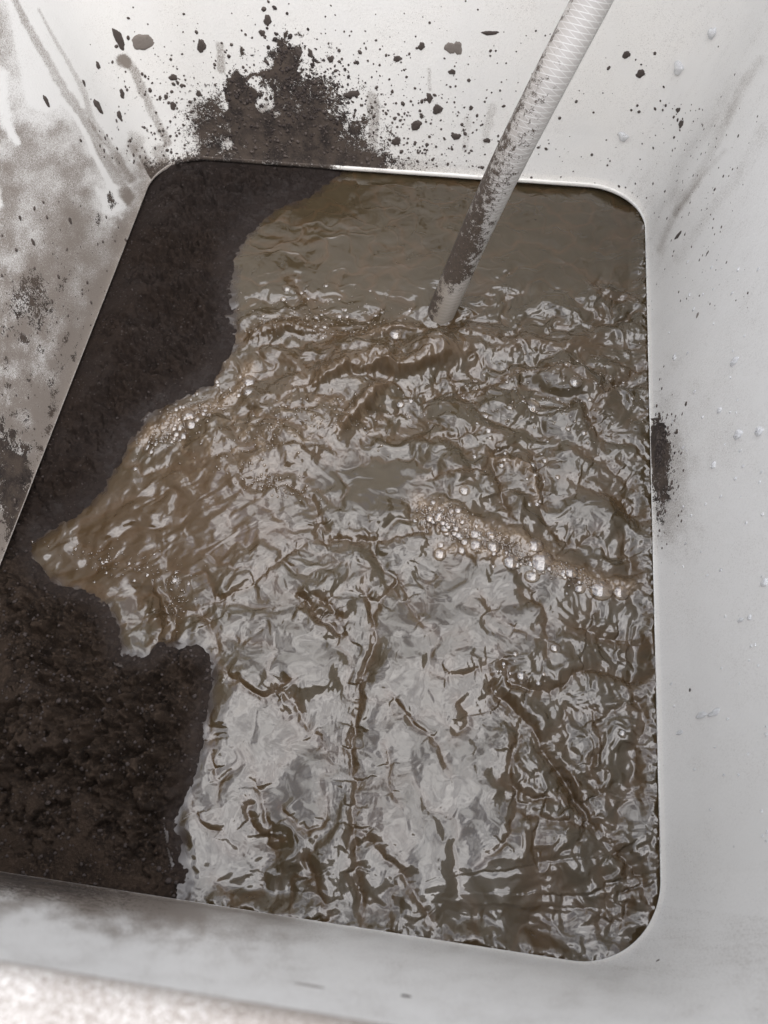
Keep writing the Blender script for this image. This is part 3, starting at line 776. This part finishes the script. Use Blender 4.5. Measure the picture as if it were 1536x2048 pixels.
crease([(960, 1190), (1000, 1240), (1060, 1270)], 1.8, 5, 0.6, 0.08)
crease([(850, 1345), (900, 1352), (960, 1340)], 1.4, 5, 0.4)
crease([(580, 560), (610, 590), (650, 600)], 2.0, 5, 0.5)
crease([(1180, 560), (1210, 590), (1260, 600)], 2.6, 6, 0.6)
# rolls thrown up by the jet
ridge([(600, 790), (650, 770), (700, 750), (760, 742), (815, 748), (860, 728), (925, 714)], 13.0, 30, 8, 1, 0.8, 0.9, 0.1)
ridge([(680, 866), (712, 836), (745, 805), (780, 770)], 12.0, 18, 7, 1, 0.7, 1.0, 0.15)
ridge([(480, 690), (540, 672), (600, 660), (660, 672)], 9.0, 24, 8, 1)
ridge([(730, 690), (780, 668), (822, 662), (850, 676)], 9.0, 20, 7, 1, 0.8, 0.9, 0.15)
ridge([(560, 720), (600, 745), (590, 775)], 4.0, 18, 8, 1)
ridge([(985, 905), (1020, 925), (1060, 940), (1075, 1000)], 5.5, 14, 7, -1, 1.0, 1.0, 0.25)
ridge([(900, 660), (960, 672), (1010, 690)], 4.5, 18, 7, 1)
ridge([(1000, 700), (1060, 690), (1130, 700), (1190, 690)], 4.0, 20, 8, 1)
ridge([(840, 1010), (880, 1040), (940, 1062), (1010, 1078), (1070, 1100), (1120, 1140), (1180, 1165), (1250, 1180)], 3.5, 26, 18, 1, 1.0, 1.0, 0.55)
ridge([(880, 1100), (940, 1105), (1000, 1120)], 2.5, 20, 14, 1, 1.0, 1.0, 0.55)
ridge([(280, 880), (340, 850), (400, 830), (470, 790), (500, 740)], 3.0, 20, 16, 1, 1.0, 1.0, 0.40)
ridge([(1130, 1540), (1160, 1590), (1200, 1660), (1240, 1700)], 4.0, 12, 8, 1)
ridge([(310, 1170), (330, 1210), (340, 1260)], 4.0, 16, 9, -1)
foam = np.maximum(foam, 0.55 * pblob(880, 1040, 60, 35, 20) * sstep(-0.3, 0.4, fbm(X * 200, Y * 200, 118, 2)))
foam = np.maximum(foam, 0.30 * pblob(560, 860, 240, 70, -15) * sstep(0.0, 0.6, fbm(X * 90, Y * 90, 119, 3)))
ks = (0.62 + 0.3 * fbm(X * 35, Y * 35, 201, 2)) * sstep(60, 4, -sd_) * (1 - sstep(20, 60, sd_))
h = h - ks * (h - stream_tilt(U, V) - 0.0004)
# edge: the mud drops where it meets the soil, with a broken rim
edge_n = 4 * fbm(X * 140, Y * 140, 121, 2)
h += 0.0005 * np.exp(-((sd_ + 16 + edge_n) / 9) ** 2) - 0.0004 * sstep(-10, 10, sd_)
lipm = np.minimum(np.minimum(np.minimum(X - XL, XR - X), YB - Y), Y - YN)
cap = 0.0045 + 0.60 * np.clip(lipm, 0, 1)
h = cap - np.logaddexp(0, (cap - h) / 0.0012) * 0.0012     # soft limit
lipr = np.minimum(XR - X, Y - YN)
kr = sstep(0.016, 0.0, lipr + 0.004 * fbm(X * 40, Y * 40, 197, 2))
h = h * (1 - kr) + kr * (0.0055 + 0.0022 * fbm(X * 75, Y * 75, 198, 3))
foam = np.clip(foam * (0.55 + 0.6 * sstep(-0.4, 0.5, fbm(X * 300, Y * 300, 122, 2))), 0, 1)
# froth grain: small domes in the foam
def domes(sc, seed):
    gx, gy = X * sc, Y * sc
    best = np.full(X.shape, 9.0, np.float32)
    ix, iy = np.floor(gx).astype(np.int64), np.floor(gy).astype(np.int64)
    for a in (-1, 0, 1):
        for b in (-1, 0, 1):
            hsh = _perm[(_perm[(ix + a + seed) & 1023] + iy + b) & 1023]
            cx = ix + a + (hsh % 32) / 32.0; cy = iy + b + (hsh // 32) / 32.0
            best = np.minimum(best, (gx - cx) ** 2 + (gy - cy) ** 2)
    return np.sqrt(np.clip(1 - best * 1.6, 0, 1))
fm = foam > 0.03
h += np.where(fm, np.minimum(foam * 1.6, 1) * (0.0011 * domes(190, 5) + 0.0006 * domes(420, 9)), 0)
h = h.astype(np.float32)
mud_h = h
# keep only what the soil does not bury
keep = sd_ < 34
nx, ny = X.shape
F = grid_faces(nx, ny); F = F[keep.ravel()[F].all(1)]
P = np.stack([X, Y, ZM + h], -1).reshape(-1, 3)
used = np.zeros(len(P), bool); used[F.ravel()] = True; idx = np.cumsum(used) - 1
me = mesh_np('liquid_mud', P[used], idx[F])
silt = sstep(-16, 8, sd_ + 9 * fbm(X * 70, Y * 70, 181, 3)); attr(me, 'silt', silt.ravel()[used])
attr(me, 'foam', foam.ravel()[used]); attr(me, 'warm', np.clip(warm, 0, 1).ravel()[used])
tag(link('liquid_mud', me, M_mud), 'glossy wrinkled brown liquid mud filling the tank, grey sky mirrored in it', 'mud', kind='stuff')
def mud_z(x, y):
    i = int(round((x - X[0, 0]) / HS)); j = int(round((y - Y[0, 0]) / HS))
    i = min(max(i, 0), nx - 1); j = min(max(j, 0), ny - 1)
    return ZM + float(mud_h[i, j])

# ------------------------------------------------------------------ hose
h0_, h1_ = at(893, 600, .775), at(940, 490, .715)
hp = [h0_ - (h1_ - h0_) * 1.2, h0_ - (h1_ - h0_) * 0.55, h0_, h1_, at(1005, 348, .640), at(1090, 180, .583), at(1184, 0, .545)]
d_ = hp[-1] - hp[-2]
hp += [hp[-1] + d_ * 0.9, hp[-1] + d_ * 1.55 + np.array([.02, .03, .03]), np.array([.24, .84, .60]), np.array([.29, .93, .44]), np.array([.33, 1.02, 0.02]), np.array([.38, 1.10, -.5]), np.array([.7, 1.25, -.636]), np.array([1.6, 1.5, -.636])]
path = np.array(smooth_poly(hp, 40))
for _ in range(14):
    path[1:-1] = 0.5 * path[1:-1] + 0.25 * (path[:-2] + path[2:])
seg = np.linalg.norm(np.diff(path, axis=0), axis=1); L = np.concatenate([[0], np.cumsum(seg)])
t = np.concatenate([np.arange(0, 0.80, 0.0011), np.arange(0.80, L[-1], 0.01)])
path = np.stack([np.interp(t, L, path[:, k]) for k in range(3)], 1)
T_ = np.gradient(path, axis=0); T_ /= np.linalg.norm(T_, axis=1)[:, None]
ref = np.array([1.0, 0, 0]); nv = []
nrm = np.cross(T_[0], ref); nrm /= np.linalg.norm(nrm)
for k in range(len(path)):
    nrm = nrm - T_[k] * (nrm @ T_[k]); nrm /= np.linalg.norm(nrm); nv.append(nrm.copy())
nv = np.array(nv); bv = np.cross(T_, nv)
NS = 96
ph = np.linspace(0, 2 * np.pi, NS, endpoint=True)
A, B = np.meshgrid(np.arange(len(path)), ph, indexing='ij')
turn = B / (2 * np.pi); run = np.repeat(t[:, None], NS, 1)
def helix(sgn):
    f = (turn * sgn * 5 + run * 240.0) % 1.0
    return np.exp(-((np.abs(f - 0.5) - 0.5) / 0.10) ** 2)
rad = 0.0139 + 0.00012 * np.maximum(0.3 * helix(1), helix(-1))
HV = path[:, None] + (nv[:, None] * np.cos(B)[..., None] + bv[:, None] * np.sin(B)[..., None]) * rad[..., None]
q, _ = proj(HV.reshape(-1, 3)); ctr, _ = proj(path)
side = ((q[:, 0].reshape(HV.shape[:2]) - ctr[:, 0][:, None]))            # left of the hose's axis as it lies is negative
ls = side / 36.0
s0 = t[np.argmin(np.abs(path[:, 2] - ZM))] ; sr = run - s0                # metres above the mud
mudm = 0.72 * sstep(0.03, 0.055, sr) * sstep(0.30, 0.10, sr) * sstep(0.9, -0.6, ls)
mudm += 0.30 * sstep(0.045, 0.06, sr) * sstep(0.15, 0.07, sr)
mudm += 0.32 * sstep(0.12, 0.2, sr) * sstep(0.62, 0.3, sr) * sstep(-0.55, -1.0, ls)
mudm += 0.8 * sstep(0.05, 0.02, sr) * sstep(-0.2, -0.7, ls)
filmm = np.clip(0.75 * sstep(0.10, 0.0, sr) + 0.3 * sstep(0.55, 0.1, sr) * sstep(0.2, -0.9, ls) + 0.25 * sstep(0.2, -1.1, ls), 0, 1)
me = mesh_np('garden_hose', HV.reshape(-1, 3), grid_faces(len(path), NS))
attr(me, 'turn', turn); attr(me, 'run', run); attr(me, 'mud', mudm); attr(me, 'film', filmm)
hose = link('garden_hose', me, M_hose)
tag(hose, 'clear braided hose smeared with mud, plunging into the sludge from above', 'hose')

# ------------------------------------------------------------------ bubbles
def dome_mesh(name, r, squash=0.8, mat=M_bub, n=20, m=9, low=-0.35):
    V = []; 
    for i in range(m + 1):
        a = math.pi / 2 - (math.pi / 2 - low) * i / m
        for k in range(n):
            b = 2 * math.pi * k / n
            V.append((r * math.cos(a) * math.cos(b), r * math.cos(a) * math.sin(b), r * squash * math.sin(a)))
    V = np.array(V)
    F = []
    for i in range(m):
        for k in range(n):
            F.append((i * n + k, (i + 1) * n + k, (i + 1) * n + (k + 1) % n, i * n + (k + 1) % n))
    me = bpy.data.meshes.new(name)
    me.from_pydata([tuple(v) for v in V], [], F)
    bm = bmesh.new(); bm.from_mesh(me); bmesh.ops.remove_doubles(bm, verts=bm.verts, dist=1e-6); bm.to_mesh(me); bm.free()
    for p in me.polygons: p.use_smooth = True
    me.materials.append(mat)
    return me
unit = dome_mesh('bubble', 1.0)
def bubble(px, py, rp, label, group=None, squash=0.60, lift=-0.08):
    c = un(px, py, ZM + 0.002)
    r = rp * float(np.linalg.norm(c - np.array([0, 0, CAMH]))) / FPX
    o = bpy.data.objects.new('bubble', unit); C.objects.link(o)
    o.location = (c[0], c[1], mud_z(c[0], c[1]) + r * (lift - 0.1))
    o.scale = (r, r * random.uniform(0.88, 1.1), r * squash); o.rotation_euler = (random.uniform(-.1, .1), random.uniform(-.1, .1), random.uniform(0, 6))
    tag(o, label, 'bubble', group)
    return o
for px, py, rp, lab in [
    (1203, 1178, 25, 'largest clear bubble near the right wall, at the right end of the froth band'),
    (1243, 1184, 17, 'dark rimmed bubble touching the right side of the largest bubble'),
    (1160, 1176, 13, 'small bubble just left of the largest bubble near the right wall'),
    (1085, 1124, 27, 'big cloudy bubble in the middle of the right half of the froth band'),
    (1140, 1150, 14, 'bubble between the big cloudy bubble and the largest bubble'),
    (1065, 1150, 15, 'bubble at the lower left foot of the big cloudy bubble'),
    (1022, 1122, 20, 'wide flat cloudy bubble left of the big cloudy bubble'),
    (985, 1098, 16, 'oval bubble in the centre of the froth band, second of the paired ovals'),
    (950, 1094, 15, 'oval bubble in the centre of the froth band, first of the paired ovals'),
    (924, 1102, 10, 'small round bubble left of the paired oval bubbles in the froth'),
    (880, 1106, 14, 'brown bubble at the lower left end of the froth band'),
    (950, 1072, 14, 'bubble directly above the paired oval bubbles in the froth'),
    (982, 1072, 12, 'bubble above and right of the paired oval bubbles in the froth'),
    (1070, 1092, 18, 'brown domed bubble above the big cloudy bubble'),
    (890, 1060, 12, 'bubble beside the small dark hole in the froth'),
    (1065, 811, 19, 'single tan bubble standing alone in the upper right churned mud'),
    (496, 762, 16, 'upper bubble of the tan pair beside the upper soil shore'),
    (497, 785, 14, 'lower bubble of the tan pair beside the upper soil shore'),
    (376, 830, 15, 'largest white bubble in the cluster on the upper left shore'),
    (384, 852, 13, 'bubble under the largest white one in the upper left cluster'),
    (360, 851, 12, 'bubble left and below the largest white one in the upper left cluster'),
    (790, 668, 17, 'glossy tan bubble just left of where the hose enters the mud'),
    (573, 576, 10, 'lone bubble in the quiet mud near the top of the dark soil edge'),
    (930, 984, 13, 'lone tan bubble above the left end of the froth band'),
    (1045, 1352, 13, 'bubble in the dark folds at middle right, below the froth band'),
    (1110, 1298, 11, 'lone bubble on smooth grey mud below the froth band'),
    (1146, 780, 13, 'bubble in the upper right churned mud nearest the right wall'),
    (1245, 1468, 9, 'ring shaped bubble in the lower right mud'),
    (348, 1160, 8, 'bubble on the brown stream near the lower soil shore'),
    (800, 802, 9, 'bubble below the roll of mud under the hose'),
    (978, 862, 9, 'bubble at the top of the deep upright fold in the mud'),
]:
    bubble(px, py, rp, lab)
CL = [((885, 1040), (55, 28), 34, 4, 9, 'small clear bubble in the pale froth at the left end of the band'),
      ((960, 1088), (90, 30), 26, 4, 9, 'small bubble between the ovals of the central froth'),
      ((1100, 1140), (110, 26), 22, 4, 8, 'small bubble on the right half of the froth band'),
      ((360, 850), (75, 38), 30, 4, 9, 'small bubble in the cluster on the upper left shore'),
      ((240, 1130), (110, 40), 14, 3, 6, 'tiny bubble on the brown stream sliding left'),
      ((660, 620), (180, 45), 26, 3, 7, 'small bubble in the churned mud above the middle'),
      ((1080, 800), (190, 90), 26, 3, 8, 'small bubble in the churned mud of the upper right'),
      ((460, 790), (50, 50), 14, 3, 7, 'small bubble around the tan pair by the upper shore'),
      ((1060, 960), (60, 60), 14, 3, 8, 'small bubble near the deep upright fold'),
      ((1020, 1340), (60, 40), 12, 3, 7, 'small bubble in the folds at middle right')]
for (cx, cy), (sx, sy), n, r0, r1, lab in CL:
    for k in range(n):
        a = random.gauss(0, .5); b = random.gauss(0, .5)
        tilt = 0.36 if 'band' in lab or 'froth' in lab else (-0.5 if 'upper left shore' in lab else 0)
        bubble(cx + a * sx, cy + b * sy + a * sx * tilt, random.uniform(r0, r1) * (0.8 + 0.4 * random.random()), lab, 'froth ' + lab.split(' ', 2)[2])

# fine froth too small to count
def scatter_stuff(name, base_me, places, mat, label, cat):
    bv_ = np.array([v.co[:] for v in base_me.vertices]); 
    bf = []
    for p in base_me.polygons:
        vs = list(p.vertices)
        for i in range(1, len(vs) - 1): bf.append((vs[0], vs[i], vs[i + 1]))
    bf = np.array(bf)
    Vs = []; Fs = []
    for i, (loc, sc, R_) in enumerate(places):
        Vs.append((bv_ * sc) @ np.array(R_).T + loc); Fs.append(bf + i * len(bv_))
    me = mesh_np(name, np.concatenate(Vs), np.concatenate(Fs))
    return tag(link(name, me, mat), label, cat, kind='stuff')
tiny = dome_mesh('tiny_bubble', 1.0, 1.0, M_bub, 8, 3)
def eye(): return np.eye(3)
pl = []
for (cx, cy), (sx, sy), n, tilt in [((890, 1045), (60, 26), 420, .36), ((1000, 1100), (120, 22), 420, .36), ((360, 850), (90, 34), 330, -.5), ((1150, 1160), (60, 20), 140, .3), ((640, 640), (200, 60), 260, 0),
                                   ((1100, 800), (220, 100), 260, 0), ((600, 860), (200, 60), 260, -.2), ((240, 1120), (150, 40), 110, .3), ((350, 1190), (25, 60), 70, 0), ((560, 980), (90, 30), 120, .3)]:
    for k in range(n):
        a = random.gauss(0, .5); b = random.gauss(0, .5)
        c = un(cx + a * sx, cy + b * sy + a * sx * tilt, ZM)
        r = random.uniform(0.0004, 0.0011) * random.choice((1, 1, 1.5))
        if shore_sd(*[np.array([v]) for v in proj(c[None])[0][0]])[0] > 6: continue
        pl.append((np.array([c[0], c[1], mud_z(c[0], c[1])]), r, eye()))
scatter_stuff('froth', tiny, pl, M_bub, 'fine froth of tiny bubbles floating on the churned mud', 'froth')

# ------------------------------------------------------------------ soil crumbs
def rock(name, seed, sub=1):
    bm = bmesh.new(); bmesh.ops.create_icosphere(bm, subdivisions=sub, radius=1.0)
    r = random.Random(seed)
    for v in bm.verts: v.co *= r.uniform(0.72, 1.2)
    for v in bm.verts: v.co.z *= 0.75
    me = bpy.data.meshes.new(name); bm.to_mesh(me); bm.free()
    return me
crumb = rock('crumb', 2)
pl = []
cand = np.where(soil_sd > 4)[0]
for i in rng.choice(cand, 3200, replace=False):
    s = random.uniform(0.0005, 0.0015) * (1.0 + 0.6 * (random.random() < .12)) * (0.6 + 0.4 * soil_low[i])
    a = random.uniform(0, 6.28); R_ = [[math.cos(a), -math.sin(a), 0], [math.sin(a), math.cos(a), 0], [0, 0, 1]]
    pl.append((soil_P[i] + np.array([0, 0, s * .3]), s, R_))
scatter_stuff('soil_crumbs', crumb, pl, M_crumb, 'loose dark crumbs lying over the wet soil', 'crumbs')

# ------------------------------------------------------------------ spatter and drops on the walls
O0 = Vector((0, 0, CAMH))
def hit(px, py):
    d = Vector(ray_of(px, py)).normalized()
    loc, n, i, dist = bvh.ray_cast(O0, d)
    if loc is None: return None
    if n.dot(d) > 0: n = -n
    return loc, n, dist
def frame(n, fall=True):
    z = n.normalized(); down = Vector((0, 0, -1)); y = (down - z * down.dot(z)).normalized(); x = y.cross(z)
    return Matrix((x, y, z)).transposed()
def splat_mesh(name, seed, lobes=9, thick=0.35, tail=0.0, mat=None):
    """flattened lump with an uneven outline, unit radius, thickness along z, tail along +y"""
    r = random.Random(seed); n = 26; V = []; rings = (0.0, 0.35, 0.65, 0.86, 1.0)
    ph_ = [r.uniform(0, 6.28) for _ in range(6)]
    def R(a):
        v = 1 + 0.13 * math.sin(2 * a + ph_[0]) + 0.10 * math.sin(3 * a + ph_[1]) + 0.07 * math.sin(5 * a + ph_[2]) + 0.05 * math.sin(9 * a + ph_[3])
        return v * (1 + tail * max(0, math.sin(a)) ** 6)
    V.append((0, 0, thick))
    for q_ in rings[1:]:
        for k in range(n):
            a = 6.28318 * k / n
            z = thick * math.sqrt(max(0, 1 - q_ ** 2.2)) * (1 + 0.25 * r.uniform(-1, 1)) - (0.05 if q_ == 1 else 0)
            V.append((q_ * R(a) * math.cos(a), q_ * R(a) * math.sin(a), z))
    F = [(0, 1 + k, 1 + (k + 1) % n) for k in range(n)]
    for j in range(len(rings) - 2):
        for k in range(n):
            a, b = 1 + j * n + k, 1 + j * n + (k + 1) % n
            F.append((a, a + n, b + n, b))
    me = bpy.data.meshes.new(name); me.from_pydata(V, [], F)
    for p in me.polygons: p.use_smooth = True
    if mat: me.materials.append(mat)
    return me
def place(me, name, px, py, rx, ry, ang, label, cat, group=None, thick=1.0):
    hh = hit(px, py)
    if hh is None: return None
    loc, n, dist = hh
    s = dist / FPX
    o = bpy.data.objects.new(name, me); C.objects.link(o)
    R_ = frame(n) @ Matrix.Rotation(math.radians(ang), 3, 'Z')
    o.matrix_world = Matrix.Translation(loc + n * 0.0001) @ R_.to_4x4() @ Matrix.Diagonal((rx * s, ry * s, min(rx, ry) * s * thick, 1))
    tag(o, label, cat, group)
    return o
dk = [splat_mesh('dark_splat', k, mat=M_spat, thick=0.22, tail=(0, 0.4, 0.2, 0)[k % 4]) for k in range(6)]
pk = [splat_mesh('pale_splat', 40 + k, mat=M_spat2, thick=0.12) for k in range(3)]
SP = [ # px, py, rx, ry, angle, which, label
    (238, 78, 8, 16, 10, 0, 'upright dark mud drop high on the back wall near its left corner'),
    (403, 91, 7, 11, -15, 1, 'dark mud drop high on the back wall left of the crusted patch'),
    (535, 40, 7, 8, 0, 2, 'topmost round dark mud drop above the crusted patch'),
    (524, 66, 5, 6, 0, 3, 'small round mud drop just under the topmost one'),
    (196, 131, 4, 7, 0, 4, 'small dark drop under the upright drop at the left corner'),
    (195, 211, 8, 12, 10, 5, 'pear shaped dark drop at the back left corner'),
    (168, 166, 4, 5, 0, 0, 'small dark drop on the long pale run in the left corner'),
    (92, 201, 5, 10, 5, 1, 'dark drop on the white part of the left wall'),
    (244, 187, 5, 7, 0, 2, 'dark drop above the brown run on the back wall'),
    (239, 231, 5, 9, 0, 3, 'lowest dark drop beside the brown run on the back wall'),
    (346, 155, 7, 6, 0, 4, 'dark drop between the brown run and the crusted patch'),
    (355, 165, 3, 3, 0, 5, 'tiny dark drop under the one left of the crusted patch'),
    (332, 194, 4, 4, 0, 0, 'little dark drop low left of the crusted patch'),
    (346, 211, 5, 7, 0, 1, 'brown drop low left of the crusted patch'),
    (397, 187, 5, 5, 0, 2, 'dark drop touching the left edge of the crusted patch'),
    (661, 119, 5, 6, 0, 3, 'dark drop right of the crusted patch top'),
    (704, 188, 14, 6, 12, 4, 'long brown smear drop at the right edge of the crusted patch'),
    (597, 103, 7, 7, 0, 5, 'dark drop in the speckle at the crusted patch top'),
    (621, 106, 4, 7, 20, 0, 'narrow dark drop at the upper right of the crusted patch'),
    (795, 117, 7, 5, 0, 1, 'dark drop midway up the back wall left of the hose'),
    (843, 92, 6, 6, 0, 2, 'dark drop high on the back wall left of the hose'),
    (980, 66, 13, 4, 3, 3, 'flat wide brown drop high on the back wall beside the hose'),
    (904, 144, 6, 5, 0, 4, 'dark drop at mid height left of the hose'),
    (859, 195, 6, 7, 0, 5, 'dark drop below the thin brown streak left of the hose'),
    (875, 219, 10, 8, 0, 0, 'largest dark drop between crusted patch and hose'),
    (832, 250, 10, 8, 25, 1, 'brown smudged drop low between crusted patch and hose'),
    (793, 282, 8, 8, -20, 2, 'dark drop low right of the crusted patch'),
    (912, 273, 8, 7, 0, 3, 'dark ragged drop low on the back wall'),
    (974, 281, 6, 5, 0, 4, 'dark drop low on the back wall touching the hose side'),
    (843, 231, 4, 4, 0, 5, 'little dark drop above the brown smudged drop'),
    (942, 216, 4, 4, 0, 0, 'small dark drop left of the hose at mid height'),
    (1253, 109, 6, 6, 0, 1, 'single dark drop on the clean back wall right of the hose'),
    (1281, 147, 8, 6, 20, 2, 'brown fleck below the single dark drop right of the hose'),
    (1356, 220, 5, 4, 40, 3, 'upper dark fleck in the back right corner'),
    (1362, 248, 5, 8, -20, 4, 'lower dark fleck in the back right corner'),
    (1357, 470, 5, 12, -25, 5, 'dark torn fleck on the right wall beside the upper lip'),
    (40, 436, 4, 4, 0, 0, 'small dark dot on the grey film of the left wall'),
    (140, 441, 4, 6, 0, 1, 'dark dot on the left wall below the white runs'),
    (66, 484, 4, 6, 0, 2, 'lower dark dot on the left wall'),
    (1372, 808, 4, 5, 0, 3, 'dark dot on the pale right wall above the brown patch'),
    (1380, 1380, 3, 4, 0, 4, 'dark dot low on the pale right wall'),
    (812, 1993, 9, 7, 40, 5, 'blurred dark fleck on the near wall at the picture foot'),
    (1316, 1921, 4, 3, 0, 0, 'brown fleck on the near wall'),
]
for px, py, rx, ry, an, k, lab in SP:
    place(dk[k], 'mud_spatter', px, py, rx, ry, an, lab, 'mud drop')
for px, py, rx, ry, an, lab in [(288, 84, 24, 13, 90 * 0 + 2, 'large pale brown leaf shaped splash high on the back wall'), (900, 96, 9, 10, 0, 'pale brown blot right of centre high on the back wall'), (915, 96, 8, 12, 0, 'square pale brown blot beside its darker twin on the back wall'), (622, 1972, 26, 7, 5, 'blurred flat brown smear on the near wall by the rim'), (1395, 430 + 200, 4, 6, 0, 'pale brown fleck on the right wall below the diagonal streaks')]:
    place(pk[0 if rx > 20 else 1], 'mud_splash', px, py, rx, ry, an, lab, 'mud splash')
# fine spatter as one mass: flecks over the back wall, thick near the crusted patch
flat = splat_mesh('fleck', 77, thick=0.3)
bm = bmesh.new(); bmesh.ops.create_icosphere(bm, subdivisions=1, radius=1.0); bm.to_mesh(flat); bm.free()
pl = []; tries = 0
def add_flecks(n, fx, fy, r0, r1, accept=None):
    c = 0; g = 0
    while c < n and g < n * 12:
        g += 1
        px, py = fx(), fy()
        if accept and random.random() > accept(px, py): continue
        hh = hit(px, py)
        if hh is None: continue
        loc, nn, dist = hh
        s = random.uniform(r0, r1) * (random.random() ** 1.6 * 1.6 + 0.4) * dist / FPX
        R_ = np.array(frame(nn) @ Matrix.Rotation(random.uniform(-1.4, 1.4), 3, 'Z')) @ np.diag([1, random.uniform(0.9, 1.5), 0.35])
        pl.append((np.array(loc), s, R_)); c += 1
G = random.gauss; Un = random.uniform
add_flecks(800, lambda: G(600, 140), lambda: 330 - abs(G(0, 130)), 0.6, 2.3)
add_flecks(520, lambda: G(820, 120), lambda: 335 - abs(G(0, 125)), 0.5, 2.0)
add_flecks(380, lambda: G(340, 80), lambda: 330 - abs(G(0, 130)), 0.5, 2.0)
add_flecks(120, lambda: G(1150, 150), lambda: Un(60, 400), 0.6, 2.0)
add_flecks(260, lambda: G(1380, 50), lambda: Un(200, 620), 0.5, 1.7)
add_flecks(260, lambda: Un(0, 260), lambda: Un(400, 1050), 0.6, 2.2)
add_flecks(200, lambda: 1312 + abs(G(0, 26)), lambda: G(920, 70), 0.8, 3.0)
scatter_stuff('fine_spatter', flat, pl, M_spat, 'fine dark mud specks splashed over the white walls', 'specks')
# thick crust
pl = []
add_flecks(200, lambda: G(555, 55), lambda: G(235, 50), 0.8, 2.2)
add_flecks(90, lambda: G(480, 20), lambda: G(190, 32), 0.8, 2.4)
add_flecks(130, lambda: G(572, 18), lambda: G(115, 30), 0.8, 2.6)
add_flecks(520, lambda: G(635, 48), lambda: G(190, 40), 0.7, 2.2)
add_flecks(200, lambda: 1311 + abs(G(0, 12)), lambda: G(890, 28), 0.9, 2.4)
scatter_stuff('soil_crust', flat, pl, M_crumb, 'black crumbly soil crusted on the back wall above the lip', 'crust')
# water drops on the right and near walls
dm_ = [splat_mesh('drop', 90 + k, thick=0.6, tail=0.5, mat=M_drop) for k in range(3)]
for px, py, rx, ry, lab in [(1358, 134, 9, 9, 'white drop high on the right corner'), (1425, 65, 8, 8, 'white drop at the very top of the right corner'), (1247, 272, 9, 7, 'broken white chip low on the back wall right of the hose'),
                            (1470, 722, 7, 12, 'long clear drop on the right wall above the brown patch'), (1478, 868, 9, 12, 'clear drop on the right wall level with the brown patch'), (1520, 862, 9, 10, 'clear drop at the right edge of the picture level with the brown patch'),
                            (1428, 930, 6, 7, 'clear drop right of the brown patch'), (1440, 820, 5, 8, 'small clear drop above and right of the brown patch'), (1530, 1165, 7, 9, 'clear drop at the right edge below the brown patch'),
                            (1500, 1235, 5, 6, 'clear drop low on the right wall'), (1404, 1430, 6, 18, 'left one of the two long drips low on the right wall'), (1430, 1425, 6, 20, 'right one of the two long drips low on the right wall'),
                            (1360, 1465, 4, 12, 'thin drip left of the two long drips'), (1482, 1240, 4, 9, 'thin clear drip low on the right wall'), (1350, 715, 6, 5, 'clear drop close to the lip above the brown patch')]:
    place(dm_[len(lab) % 3], 'water_drop', px, py, rx, ry, 0, lab, 'water drop')
for k in range(70):
    o = place(dm_[k % 3], 'water_drop', Un(1335, 1536), Un(520, 1700), Un(1.5, 3.2), Un(1.8, 5), 0, 'tiny clear water drop on the pale right wall', 'water drop', 'tiny water drops on the right wall')
